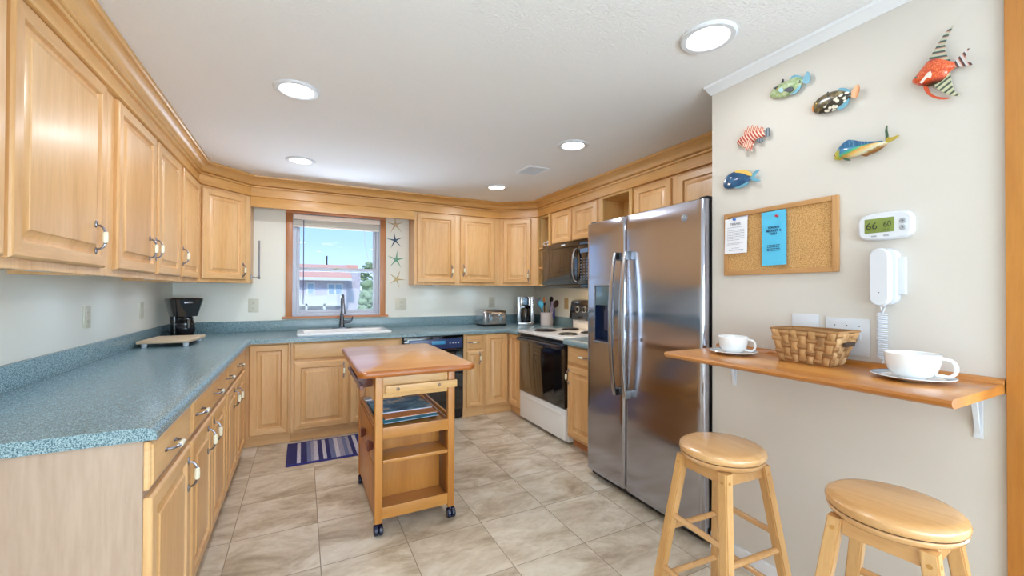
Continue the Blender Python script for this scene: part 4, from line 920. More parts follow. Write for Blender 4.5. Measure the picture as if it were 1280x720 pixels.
tag(q.build('scoop', nav, loc=(kx+.045, ky-.083, 1.0)), 'dark blue handle hooked over the front rim of the crock', 'utensil')

# towel rod on the side of the left corner cabinet
pr_ = thing('paper_towel_holder', 'upright chrome rod on an arm beside the left corner wall cabinet', 'towel holder', (-.43, 4.66, 1.45))
q = MB(); q.box(-.437, -.432, 4.60, 4.66, 1.44, 1.48, .001); q.tube([(-.434, 4.63, 1.46), (-.40, 4.63, 1.452), (-.375, 4.63, 1.456)], .005, 8); q.cyl((-.372, 4.63, 1.448), (-.372, 4.63, 1.81), .007, n=12, bev=.002); q.ball((-.372, 4.63, 1.452), (.012, .012, .012)); q.build('rod', pewter, pr_)

# starfish
def starfish(u, v, r, c, label, rot, thick=.012):
    p = aty(u, v, YB-.006); m_ = MT('starfish_'+c[1:], c, .8); co = m_.coord(rnd=False); f = m_.noise(co, 220, 3); m_.bump(f, .6, .003)
    q = MB(); ctr = q.v((p.x, YB-.001-thick, p.z)); bk = q.v((p.x, YB-.0005, p.z)); n = 30; Fr = []; Bk = []
    for k in range(n):
        a = rot+2*PI*k/n; w = k % 6; rr = {0: 1.0, 1: .50, 2: .24, 3: .17, 4: .24, 5: .50}[w]; da = {0: 0, 1: -.115, 2: -.06, 3: 0, 4: .06, 5: .115}[w]
        Fr.append((p.x+r*rr*math.cos(a+da), p.z+r*rr*math.sin(a+da)))
    A = [q.v((x, YB-.001-.004, z)) for x, z in Fr]; B = [q.v((x, YB-.0005, z)) for x, z in Fr]
    M_ = [q.v((p.x+(x-p.x)*.55, YB-.001-thick*.85, p.z+(z-p.z)*.55)) for x, z in Fr]
    for k in range(n):
        j = (k+1) % n; q.f([A[k], A[j], B[j], B[k]]); q.f([A[k], A[j], M_[j], M_[k]]); q.f([M_[k], M_[j], ctr]); q.f([B[k], B[j], bk])
    return tag(q.build('starfish', m_.m, loc=(p.x, YB, p.z)), label, 'starfish', 'starfish hung in a column right of the window')
starfish(494.5, 281, .105, '#cdb594', 'pale tan starfish at the top of the column, nearly the wall colour', .4)
starfish(494, 300.5, .098, '#3d5874', 'dark blue starfish, second from the top of the column', .5-.05)
starfish(495.5, 324.5, .105, '#76ab90', 'green starfish, third from the top of the column', .22)
starfish(496, 349, .105, '#cdb887', 'sandy yellow starfish at the bottom of the column', -.05)
# ------------------------------------------------------------------ breakfast shelf
sh = thing('wall_shelf', 'long narrow oak breakfast shelf on the right wall with rounded front edge', 'shelf', (XW, .9, 1.02))
SZ = 1.05
q = MB(); q.rings([[(x, y, z) for x, z in ((XW-.001, SZ-.026), (1.528, SZ-.026), (1.514, SZ-.018), (1.510, SZ-.010), (1.514, SZ-.003), (1.524, SZ), (XW-.001, SZ))] for y in (.441, 1.40)])
q.build('board', shelf_w, sh)
q = MB(); q.rings([[(x, y, z) for x, z in ((XW-.001, SZ), (XW-.020, SZ), (XW-.016, SZ+.012), (XW-.006, SZ+.018), (XW-.001, SZ+.018))] for y in (.441, 1.42)]); q.build('back_strip', shelf_w, sh)
for y in (.50, 1.33):
    q = MB(); q.box(XW-.004, XW-.0005, y-.011, y+.011, .868, SZ-.027, .001); q.box(1.62, XW-.002, y-.011, y+.011, SZ-.030, SZ-.0265, .001)
    q.rings([[(XW-.004-.003, y-.006, .885), (XW-.004, y-.006, .885), (XW-.004, y+.006, .885), (XW-.007, y+.006, .885)], [(XW-.05, y-.006, 1.018), (XW-.03, y-.006, 1.018), (XW-.03, y+.006, 1.018), (XW-.05, y+.006, 1.018)]])
    q.cyl((XW-.004, y, .885), (XW-.007, y, .885), .004, n=8); q.build('bracket', plate_w, sh)
def saucer_cup(cx, cy, r, cr, ch, hand, labs, grp):
    q = MB(); S_ = [(r*.45, 0, 0), (r*.5, .003, 0), (r*.55, .004, 0), (r*.80, .009, 0), (r*.98, .016, 1), (r, .0165, 0), (r*.985, .0178, 0), (r*.95, .0168, 2), (r*.78, .0118, 1), (r*.76, .0115, 0), (r*.55, .007, 0), (.001, .006, 0)]
    q.lathe([(a, b) for a, b, c in S_], (cx, cy, SZ), 48, mis=[0, 0, 0, 0, 0, 0, 1, 2, 1, 0, 0, 0])
    tag(q.build('saucer', [whitecer, bluecer, greycer], loc=(cx, cy, SZ)), labs[0], 'saucer', None)
    z0 = SZ+.0075; q = MB()
    prof = [(cr*.50, 0), (cr*.52, .004), (cr*.70, ch*.12), (cr*.88, ch*.35), (cr*.97, ch*.65), (cr, ch), (cr*.985, ch+.0015), (cr*.965, ch), (cr*.93, ch*.65), (cr*.84, ch*.36), (cr*.60, ch*.12), (.001, ch*.08)]
    q.lathe(prof, (cx, cy, z0), 44); cu = q.build('cup', whitecer, loc=(cx, cy, z0)); tag(cu, labs[1], 'cup')
    D = Vector(hand).normalized(); w = cr*.9; q = MB(); pts = []
    for a in [math.radians(x) for x in (112, 90, 65, 40, 15, -10, -35, -60, -85, -108)]:
        pts.append(Vector((cx, cy, z0+ch*.52)) + D*(w+cr*.28+cr*.30*math.cos(a)-.002) + Vector((0, 0, ch*.34*math.sin(a))))
    pts[0] = Vector((cx, cy, z0+ch*.88))+D*(cr*.97); pts[-1] = Vector((cx, cy, z0+ch*.22))+D*(cr*.78)
    q.tube(pts, cr*.075, 10, up=None); q.build('handle', whitecer, cu)
saucer_cup(1.735, 1.21, .098, .062, .072, (.35, -1, 0), ['blue-rimmed saucer at the left end of the shelf by the fridge', 'smaller-looking white cup at the left end of the shelf by the fridge'], 0)
saucer_cup(1.745, .60, .102, .068, .078, (.25, -1, 0), ['blue-rimmed saucer at the right end of the shelf below the wall phone', 'larger-looking white cup at the right end of the shelf below the wall phone'], 0)
# woven basket
bk = thing('woven_basket', 'tapered rectangular basket woven of brown banana leaf on the shelf between the cups', 'basket', (1.80, .94, SZ))
wv = wood('leaf_weave_upright', '#e0bd90', '#bd905e', '#5e3f26', axis='z', rough=.8, coat=0, grain=3.2)
wh = wood('leaf_weave_flat', '#c99e6c', '#a67a4c', '#5a3d26', axis='h', rough=.8, coat=0, grain=3.2)
B0 = [(1.755, .838), (1.755, 1.018), (1.850, 1.018), (1.850, .838)]; B1 = [(1.735, .800), (1.735, 1.042), (1.890, 1.042), (1.890, .800)]; BH = .135
q = MB(); rr = random.Random(5)
def lerp(a, b, t): return a+(b-a)*t
rings = [[(x, y, SZ+.001) for x, y in B0], [(x, y, SZ+BH-.004) for x, y in B1], [(lerp(x, 1.815, .05), lerp(y, .928, .03), SZ+BH-.004) for x, y in B1], [(lerp(x, 1.81, .09), lerp(y, .928, .06), SZ+.006) for x, y in B0]]
q.rings(rings); q.build('liner', wh, bk)
q = MB()
for s in range(4):
    a0, a1 = Vector(B0[s]+(0,)), Vector(B0[(s+1) % 4]+(0,)); c0, c1 = Vector(B1[s]+(0,)), Vector(B1[(s+1) % 4]+(0,))
    nc = 7 if s in (0, 2) else 4
    nrm = Vector(((a1-a0).y, -(a1-a0).x, 0)).normalized()
    ctr = Vector((1.81, .928, 0)); mid = (a0+a1)/2
    if (mid-ctr).dot(nrm) < 0: nrm = -nrm
    nr = 5
    for i in range(nc):
        for j in range(nr):
            vert = (i+j) % 2 == 0; u0, u1, v0, v1 = i/nc, (i+1)/nc, j/nr, (j+1)/nr
            if vert: u0 += .012; u1 -= .012; v0 -= .04; v1 += .04
            else: u0 -= .02; u1 += .02; v0 += .03; v1 -= .03
            v0 = max(0, v0); v1 = min(1, v1); jit = rr.uniform(-.012, .012); G_ = []
            for a in range(5):
                row = []
                for b in range(5):
                    u = lerp(u0, u1, a/4)+jit*.3; v = lerp(v0, v1, b/4); p = lerp(lerp(a0, a1, u), lerp(c0, c1, u), v)
                    h = .0065*(math.sin(PI*a/4)**.5 if vert else math.sin(PI*b/4)**.5)*(math.sin(PI*(b if vert else a)/4)**.6+.15)
                    row.append(q.v(p+nrm*(.001+h+rr.uniform(0, .0006))+Vector((0, 0, SZ+.002+v*(BH-.006)))))
                G_.append(row)
            for a in range(4):
                for b in range(4): q.f([G_[a][b], G_[a+1][b], G_[a+1][b+1], G_[a][b+1]], 0 if vert else 1)
q.build('weave', [wv, wh], bk, smooth=1.2)
q = MB()
RP = [Vector((x, y, SZ+BH-.003)) for x, y in B1]; 
for s in range(4): q.tube([RP[s], lerp(RP[s], RP[(s+1) % 4], .5)+Vector((0, 0, .001)), RP[(s+1) % 4]], .0042, 8)
q.build('rim', wh, bk)
q = MB(); q.box(1.78, 1.85, .797, .806, SZ+.078, SZ+.094, .002); q.build('handle_slot', plain('basket_dark', '#4a3a30', .9), bk)

# ------------------------------------------------------------------ wall plates, thermostat, phone
outlet((XW, 1.005, 1.175), (0, -1, 0), (-1, 0, 0), .104, .125, 'white phone jack plate on the right wall behind the basket', plate_w, 'p', 'wall plate', 'wall_plate')
outlet((XW, .853, 1.157), (0, -1, 0), (-1, 0, 0), .147, .142, 'white triple light switch plate behind the right end of the basket', plate_w, 't', 'switch', 'light_switch')
NR, AR = (-1, 0, 0), (0, -1, 0)
th = thing('thermostat', 'white digital thermostat reading 66 beside the cork board', 'thermostat', (XW, .727, 1.572))
T = frame((XW, .727, 1.574), AR, NR)
def xzloop(w, h, r, d, n=5, bow=0):
    return [(x, d, z + bow*(1-(x/w*2)**2)*(1 if z > 0 else -1)) for x, z, _ in rrect(-w/2, w/2, -h/2, h/2, r, 0, n)]
def rr_dense(w, h, r, d, bow):
    P = rrect(-w/2, w/2, -h/2, h/2, r, 0, 5); out = []
    for i in range(len(P)):
        a, b = P[i], P[(i+1) % len(P)]; m = 6 if abs(a[0]-b[0]) > w*.3 else 1
        for k in range(m):
            x = lerp(a[0], b[0], k/m); z = lerp(a[1], b[1], k/m); out.append((x, d, z+bow*(1-(x/w*2)**2)*(1 if z > 0 else -1)))
    return out
q = MB(); q.T = T; q.rings([rr_dense(.158, .084, .022, .0005, .008), rr_dense(.162, .088, .024, .010, .008), rr_dense(.158, .084, .022, .022, .008), rr_dense(.146, .074, .018, .027, .008)]); q.build('case', plate_w, th)
lcd = plain('lcd_green', '#7d8c47', .25)
q = MB(); q.T = T; q.box(-.058, .030, .0265, .0285, -.023, .030, .001); q.build('screen', lcd, th)
text('66', .036, frame((XW-.0285, .727+.036, 1.576), AR, NR), plain('lcd_dark', '#26301a', .4), th, 'digits', .0003)
text('60', .030, frame((XW-.0285, .727-.010, 1.579), AR, NR), bpy.data.materials['lcd_dark'], th, 'digits', .0003, sx=.8)
text('HOLD', .008, frame((XW-.0285, .727-.005, 1.559), AR, NR), bpy.data.materials['lcd_dark'], th, 'lettering', .0003)
for z in (1.586, 1.562):
    q = MB(); q.T = frame((XW, .727-.054, z), AR, NR); M = Matrix.Rotation(-PI/2, 4, 'X'); q.lathe([(.0098, .026), (.0098, .029), (.007, .031)], (0, 0, 0), 18, M, sx=1); q.mi = 1; q.prism([(-.003, -.002), (.003, -.002), (0, .003)], .0312, .0318, 'xz'); q.build('button', [plain('grey_button', '#a9adb5', .4), slot_d], th)
for y in (.727+.030, .727-.006):
    q = MB(); q.T = frame((XW, y, 1.539), AR, NR); q.box(-.008, .008, .025, .0285, -.003, .003, .001); q.build('button', bpy.data.materials['grey_button'], th)
ph_ = thing('wall_phone', 'white corded wall intercom phone with handset hanging below the thermostat', 'phone', (XW, .725, 1.385))
T = frame((XW, .722, 1.388), AR, NR)
q = MB(); q.T = T; q.box(.028, .052, .0005, .022, -.066, .068, .003); q.rings([rr_dense(.066, .206, .030, d, 0) for d in (.0005, .026)]+[rr_dense(.060, .200, .027, .032, 0)]); q.build('base', plain('phone_white', '#d9dce4', .25, coat=.3), ph_)
q = MB(); q.T = frame((XW, .730, 1.386), AR, NR); q.rings([rr_dense(.056, .204, .026, .028, 0), rr_dense(.062, .212, .030, .036, 0), rr_dense(.062, .212, .030, .052, 0), rr_dense(.050, .200, .024, .060, 0)]); hsn = q.build('handset', bpy.data.materials['phone_white'], ph_)
q = MB(); q.T = frame((XW, .730, 1.33), AR, NR); q.ball((0, .0600, 0), (.002, .0008, .002), 8, 4); q.build('microphone_hole', slot_d, hsn)
q = MB(); n = 22*12; cz0, cz1 = 1.255, 1.085; cy_ = .735
pts = [(XW-.022, cy_+.006, 1.285), (XW-.022, cy_+.002, 1.265)]+[(XW-.022+.015*math.cos(2*PI*22*k/n), cy_+.015*math.sin(2*PI*22*k/n), cz0+(cz1-cz0)*k/n) for k in range(n+1)]+[(XW-.022, cy_, 1.07)]
q.tube(pts, .0022, 5); q.tube([(XW-.018, cy_-.010, 1.287), (XW-.018, cy_-.004, 1.268), (XW-.022, cy_, 1.25)], .0022, 5); q.build('coiled_cord', bpy.data.materials['phone_white'], ph_)

# ------------------------------------------------------------------ cork board
cb_ = thing('cork_board', 'oak framed cork board on the right wall above the shelf', 'cork board', (XW, 1.126, 1.41))
ck_m = MT('cork', '#c9975c', .85); co = ck_m.coord(rnd=False); a = ck_m.noise(co, 240, 3, .7); b = ck_m.noise(co, 90, 3, .6)
ck_m.col(ck_m.mix(.6, ck_m.ramp(a, [(.36, '#9a6a38'), (.46, '#c79559'), (.62, '#dcb37a')]), ck_m.ramp(b, [(.3, (.85, .8, .75)), (.6, (1, 1, 1))]), 'MULTIPLY')); ck_m.bump(a, .3, .001); ck_m = ck_m.m
cy0, cy1, cz0, cz1 = .877, 1.376, 1.413, 1.722
q = MB(); q.box(XW-.008, XW-.0005, cy0+.01, cy1-.01, cz0+.01, cz1-.01); q.build('cork_panel', ck_m, cb_)
q = MB(); b_ = .021
for bx in ((cy0, cy0+b_, cz0, cz1), (cy1-b_, cy1, cz0, cz1)): q.box(XW-.018, XW-.0003, *bx, .003)
q.mi = 1
for bx in ((cy0+b_, cy1-b_, cz0, cz0+b_), (cy0+b_, cy1-b_, cz1-b_, cz1)): q.box(XW-.018, XW-.0003, *bx, .003)
q.build('frame', [wood('cork_frame_upright', '#cfa06c', '#bf8d58', '#a97645', axis='z', rough=.5, coat=0), corkframe], cb_)
ink = plain('ink_dark', '#3b3f55', .7); inkg = plain('ink_grey', '#8a8d9c', .7)
def sheet(name, label, P, w, h, mat_, d0, curl, tilt):
    o = thing(name, label, 'notice', P); q = MB(); q.T = frame(P, AR, NR) @ Matrix.Rotation(tilt, 4, 'Y'); n = 8
    A = [[(w*(a-.5), d0+curl*abs((k/n)-.3)**2+curl*.3*a, h*(.5-k/n)) for a in (0, .5, 1)] for k in range(n+1)]
    q.rings([[p for p in r]+[(p[0], p[1]-.0004, p[2]) for p in r[::-1]] for r in A]); q.build('paper', mat_, o); return o
n0 = sheet('paper_note', 'strip of white paper behind the top of the white notice', (XW-.0085, 1.298, 1.693), .085, .030, plain('paper_lav', '#e2e2f0', .7), .0006, .0, 0)
P = (XW-.0085, 1.309, 1.607); n1_ = sheet('printed_notice', 'white printed TRAVEL notice pinned at the left of the cork board', P, .118, .172, plain('paper_white', '#f0f0f6', .7), .0115, .004, .01)
def line(o, P, x0, x1, z, d, t=.0016, mat_=None):
    q = MB(); q.T = frame(P, AR, NR); rr = random.Random(int(abs(z)*1e4)+7); x = x0
    while x < x1:
        l = rr.uniform(.004, .010); q.box(x, min(x1, x+l), d, d+.0003, z-t/2, z+t/2); x += l+.0016
    return q
text('TRAVEL', .0165, frame((P[0]-.0145, P[1], P[2]+.058), AR, NR), ink, n1_, 'lettering', .0002)
q = MB(); q.T = frame(P, AR, NR); rr = random.Random(2)
for k, z in enumerate((.042, .028, .020, .012, .004, -.004, -.012, -.020, -.036, -.042, -.060, -.070)):
    x = -.045 if k not in (10, 11) else (-.02 if k == 10 else -.035); e_ = .045 if k not in (7, 9, 10, 11) else (.02 if k != 11 else .04); t = .0016 if k != 11 else .003
    dd = .0122+.004*abs((.5-z/.172)-.3)**2+.0016
    while x < e_:
        l = rr.uniform(.003, .009); q.box(x, min(e_, x+l), dd, dd+.0003, z-t/2, z+t/2); x += l+.0018
q.build('printed_lines', inkg, n1_)
def pin(P, mat_, name, label, d=.012):
    q = MB(); q.T = frame(P, AR, NR); M = Matrix.Rotation(-PI/2, 4, 'X'); q.lathe([(.001, 0), (.0012, d), (.0052, d+.001), (.0052, d+.003), (.0032, d+.005), (.0032, d+.011), (.0056, d+.013), (.005, d+.015)], (0, 0, 0), 14, M)
    tag(q.build(name, mat_, loc=P), label, 'pin')
pin((XW-.008, 1.312, 1.687), plain('pin_blue', '#2563b5', .3), 'push_pin', 'blue push pin holding the white notice')
P = (XW-.0085, 1.126, 1.575); n2_ = sheet('brochure', 'bright blue folded brochure from a market and deli pinned on the cork board', P, .108, .245, plain('paper_cyan', '#58bfe6', .6), .0125, .004, -.01)
q = MB(); q.T = frame(P, AR, NR); q.box(-.052, .052, .006, .011, -.119, .119); q.build('back_leaf', plain('paper_cyan_leaf', '#4aaad4', .6), n2_)
inkb = plain('ink_navy', '#1d3f6e', .7)
for s_, z, sz in (('SEAHEN', .058, .014), ('MARKET &', .043, .014), ('DELI', .029, .014)): text(s_, sz, frame((P[0]-.0158, P[1]-.002, P[2]+z-.01), AR, NR), inkb, n2_, 'lettering', .0002, bold=.0003)
q = MB(); q.T = frame(P, AR, NR); rr = random.Random(9)
for z in (-.032, -.040, -.048, -.056):
    x = -.028; 
    while x < .026: l = rr.uniform(.004, .009); q.box(x, x+l, .0152, .0156, z-.0016, z+.0016); x += l+.002
q.build('printed_lines', inkb, n2_)
pin((XW-.008, 1.108, 1.672), plain('pin_red', '#b52a35', .3), 'push_pin', 'red push pin holding the blue brochure')

# ------------------------------------------------------------------ fish sculptures on the wall
def fish(label, org, sc, body, fins, bodymat, thick, eye=None, extra=None, off=.014):
    def P(p, h=.3): w = atx(org[0]+p[0]/sc, org[1]+p[1]/sc, XW-off-thick*h); return (w.y, w.z)
    B = [P(p) for p in body]; cy = sum(p[0] for p in B)/len(B); cz = sum(p[1] for p in B)/len(B)
    # densify and smooth the outline
    def dens(L, it=2, closed=True):
        for _ in range(it):
            M_ = []
            for i in range(len(L)):
                a, b = L[i], L[(i+1) % len(L)]; M_ += [(a[0]*.75+b[0]*.25, a[1]*.75+b[1]*.25), (a[0]*.25+b[0]*.75, a[1]*.25+b[1]*.75)]
            L = M_
        return L
    o = thing('fish_sculpture', label, 'fish sculpture', (XW, cy, cz))
    D = dens(B, 2); q = MB(); ax_ = Vector((B[len(B)//2][0]-B[0][0], B[len(B)//2][1]-B[0][1])).normalized()
    ys_ = [p[0] for p in D]; L_ = max(ys_)-min(ys_)
    rings = []
    for k, (s_, h) in enumerate(((1.02, 0), (1.04, .12), (.98, .42), (.83, .70), (.55, .90), (.25, 1.0))):
        r_ = []
        for (y, z) in D:
            # shrink towards the long axis of the fish more than along it
            d = Vector((y-cy, z-cz)); al = d.dot(ax_); pe = d-ax_*al
            v_ = ax_*al*(1-(1-s_)*.75)+pe*s_
            r_.append((XW-off-thick*h, cy+v_.x, cz+v_.y))
        rings.append(r_)
    q.rings(rings); q.build('body', bodymat, o, smooth=1.2)
    for nm, poly, mt, d0, d1 in fins:
        F_ = dens([P(p, (d0+d1)/2/thick) for p in poly], 1); q = MB()
        q.prism(F_, XW-off-d1, XW-off-d0, 'yz'); q.build(nm, mt, o, smooth=.5)
    q = MB(); q.cyl((XW-.0003, cy, cz), (XW-off-.002, cy, cz), .006, n=10); q.build('standoff', pewter, o)
    if eye:
        ey = min(1., eye[3]+.15); y, z = P(eye[:2], ey); q = MB(); x = XW-off-thick*ey; q.ball((x, y, z), (.004, eye[2], eye[2]), 14, 8); q.mi = 1; q.ball((x-.003, y, z), (.0025, eye[2]*.55, eye[2]*.55), 10, 6); q.build('eye', [eye[4], blk], o)
    if extra: extra(o, P, off, thick)
    return o
def stripes(name, dirv, scale, cols, phase=0):
    m_ = MT(name, '#ffffff', .4); tc = m_.n('TexCoord'); vm = m_.n('VectorMath', operation='DOT_PRODUCT'); m_.l(tc.outputs['Object'], vm.inputs[0]); vm.inputs[1].default_value = dirv
    a = m_.n('Math', operation='MULTIPLY_ADD'); m_.l(vm.outputs['Value'], a.inputs[0]); a.inputs[1].default_value = scale; a.inputs[2].default_value = phase+50
    f = m_.n('Math', operation='FRACT'); m_.l(a.outputs[0], f.inputs[0]); m_.col(m_.ramp(f.outputs[0], cols)); return m_.m
eye_y = plain('eye_gold', '#d8a83c', .2, coat=1); eye_r = plain('eye_red', '#b8452c', .2, coat=1)
# angelfish
st_t = stripes('fin_stripes_dorsal', (0, -.25, .97), 62, [(0, '#3f4a44'), (.22, '#4a5f58'), (.3, '#b9c0ac'), (.7, '#c8b9a0'), (.8, '#c98a78'), (.92, '#59605a')])
st_b = stripes('fin_stripes_anal', (0, .55, .83), 62, [(0, '#3c4038'), (.28, '#4e5f4e'), (.38, '#c3c5a0'), (.85, '#cdc9a8'), (.95, '#6a6a58')])
st_v = stripes('fin_stripes_tail', (0, -1, .35), 75, [(0, '#4a3430'), (.25, '#5a3c38'), (.38, '#dadfe2'), (.75, '#d9b9ac'), (.9, '#a05a4c')])
rm = MT('angelfish_orange', '#df6a2e', .3, coat=.5); tc_ = rm.n('TexCoord'); vo = rm.n('TexVoronoi'); vo.inputs['Scale'].default_value = 220; rm.l(tc_.outputs['Object'], vo.inputs['Vector'])
sc_ = rm.ramp(vo.outputs['Distance'], [(.0, '#f0a070'), (.35, '#e2672e'), (.7, '#cf4420')]); sg = rm.n('SeparateXYZ'); rm.l(tc_.outputs['Generated'], sg.inputs[0])
gm = rm.ramp(sg.outputs['Z'], [(.06, '#3e6a46'), (.14, '#b9793e'), (.22, '#ffffff'), (.84, '#ffffff'), (.93, '#c8281c')]); rm.col(rm.mix(1.0, sc_, gm, 'MULTIPLY'))
def gill(o, P, off, th):
    q = MB(); L_ = [(178, 500), (205, 470), (240, 425), (262, 415), (272, 438), (262, 465), (240, 462), (215, 480), (190, 505)]
    q.prism([P(p, .9) for p in L_], XW-off-th-.001, XW-off-th*.55, 'yz'); q.build('gill_patch', plain('gill_white', '#e8dcd0', .4), o)
fish('large orange angelfish wall sculpture with striped fins, nearest the pine post', (1120, 20), 6, [(112, 492), (150, 450), (200, 385), (240, 335), (290, 318), (350, 322), (405, 340), (445, 350), (440, 385), (405, 405), (380, 450), (340, 490), (290, 515), (230, 528), (180, 520), (140, 508)],
     [('dorsal_fin', [(240, 335), (280, 270), (320, 205), (370, 125), (430, 70), (430, 75), (395, 140), (372, 200), (365, 260), (385, 300), (415, 338), (350, 335), (290, 330)], st_t, .002, .006),
      ('anal_fin', [(400, 402), (412, 450), (415, 500), (440, 570), (492, 598), (430, 600), (360, 577), (310, 547), (280, 515), (340, 480), (380, 440)], st_b, .002, .006),
      ('tail_fin', [(436, 350), (480, 300), (562, 226), (520, 290), (515, 340), (592, 358), (540, 374), (480, 384), (436, 384)], st_v, .003, .007),
      ('pelvic_fin', [(205, 520), (213, 560), (245, 598), (300, 622), (360, 628), (418, 615), (350, 612), (290, 600), (252, 568), (238, 522)], plain('fin_red', '#c9502c', .4), .005, .009)], rm.m, .022, (155, 462, .006, .55, eye_r), gill)
# mahi
mh = MT('mahi_skin', '#4aa0a0', .25, coat=.6); tc_ = mh.n('TexCoord'); mp_ = mh.n('Mapping'); mp_.inputs['Rotation'].default_value = (.0, 0, 0); mh.l(tc_.outputs['Object'], mp_.inputs[0]); vm = mh.n('VectorMath', operation='DOT_PRODUCT'); mh.l(mp_.outputs[0], vm.inputs[0]); vm.inputs[1].default_value = (0, .27, .96)
a = mh.n('Math', operation='MULTIPLY_ADD'); mh.l(vm.outputs['Value'], a.inputs[0]); a.inputs[1].default_value = 1/.062; a.inputs[2].default_value = .5
n_ = mh.noise(mh.coord((1, 1, 1), rnd=False), 90, 3, .7); ad_ = mh.n('Math', operation='MULTIPLY_ADD'); mh.l(n_, ad_.inputs[0]); ad_.inputs[1].default_value = .25; mh.l(a.outputs[0], ad_.inputs[2])
back_ = mh.ramp(ad_.outputs[0], [(.16, '#a9793c'), (.28, '#d9d6bc'), (.46, '#e3c07a'), (.58, '#d89a4a'), (.68, '#5aa860'), (.78, '#2c9a94'), (.92, '#2b6f9a')])
sg = mh.n('SeparateXYZ'); mh.l(tc_.outputs['Generated'], sg.inputs[0]); hd = mh.ramp(sg.outputs['Y'], [(.84, (0, 0, 0)), (.88, (1, 1, 1))]); mh.col(mh.mix(hd, back_, '#b9b43a'))
bl_fin = MT('mahi_blue_fin', '#2a5f8c', .3, coat=.5); f = bl_fin.noise(bl_fin.coord((1, 30, 6), rnd=False), 6, 3, .7); bl_fin.col(bl_fin.ramp(f, [(.35, '#234d7a'), (.55, '#2f6f98'), (.7, '#7fa6bc')]))
yg = plain('fin_olive_yellow', '#b59c34', .35, coat=.3); dgreen = plain('fin_dark_green', '#3c5a40', .35); brn = plain('fin_brown', '#8c5a2c', .4)
fish('long blue and yellow mahi fish sculpture above the thermostat', (1030, 140), 9, [(112, 520), (118, 470), (145, 438), (200, 398), (300, 380), (420, 368), (560, 345), (690, 325), (718, 338), (690, 375), (600, 425), (480, 472), (380, 490), (280, 515), (180, 540), (130, 540)],
     [('dorsal_fin', [(138, 445), (190, 380), (250, 325), (300, 310), (420, 333), (560, 333), (692, 321), (600, 360), (420, 392), (300, 410), (200, 425)], bl_fin.m, .006, .013),
      ('tail_fin', [(690, 335), (712, 290), (730, 280), (760, 292), (862, 248), (800, 308), (745, 332), (715, 350)], yg, .004, .010), ('tail_fin', [(692, 335), (695, 270), (687, 200), (715, 136), (712, 200), (728, 275), (712, 330)], dgreen, .004, .009),
      ('anal_fin', [(400, 480), (480, 465), (600, 415), (705, 368), (600, 447), (510, 478), (480, 502), (430, 494)], brn, .002, .007),
      ('pectoral_fin', [(212, 512), (262, 518), (303, 546), (255, 550), (222, 532)], dgreen, .010, .022)], mh.m, .020, (128, 492, .0045, .5, eye_y))
# reef triggerfish
gt_ = MT('trigger_green', '#9aab78', .35, coat=.3); f = gt_.noise(gt_.coord(rnd=False), 60, 3); gt_.col(gt_.ramp(f, [(.35, '#82986a'), (.5, '#a2b484'), (.65, '#bcc6a0')]))
aqua = plain('fin_aqua', '#6aa6be', .4)
def patches(L):
    def fn(o, P, off, th):
        for nm, poly, mt, k in L:
            q = MB(); q.prism([P(p, k) for p in poly], XW-off-th*k-.002, XW-off-th*k+.004, 'yz'); q.build(nm, mt, o)
    return fn
dkp = plain('patch_dark', '#252a38', .4); blp = plain('patch_light_blue', '#a9c9d8', .4); yel = plain('patch_yellow', '#e5bd62', .4)
fish('green and aqua triggerfish sculpture at the upper left of the wall group', (895, 80), 4.237, [(280, 170), (300, 135), (325, 112), (360, 98), (400, 78), (430, 66), (452, 72), (464, 88), (450, 102), (430, 130), (400, 158), (350, 178), (300, 180)],
     [('tail_fin', [(456, 86), (472, 60), (486, 34), (500, 58), (498, 90), (480, 108), (458, 98)], aqua, .003, .007), ('dorsal_fin', [(385, 86), (408, 58), (447, 60), (455, 78), (425, 80)], aqua, .003, .007), ('anal_fin', [(385, 160), (425, 128), (452, 105), (447, 130), (415, 162)], aqua, .003, .007), ('spine_fin', [(343, 104), (357, 72), (360, 100)], dkp, .004, .008)],
     gt_.m, .018, (322, 130, .003, .9, eye_y), patches([('dark_patch', [(362, 122), (405, 122), (412, 138), (385, 150), (358, 142)], dkp, .88), ('blue_patch', [(325, 138), (352, 122), (358, 142), (345, 152)], blp, .92), ('dark_band', [(303, 128), (328, 118), (338, 126), (326, 140)], dkp, .80), ('dark_saddle', [(424, 98), (446, 84), (448, 98), (430, 104)], dkp, .62)]))
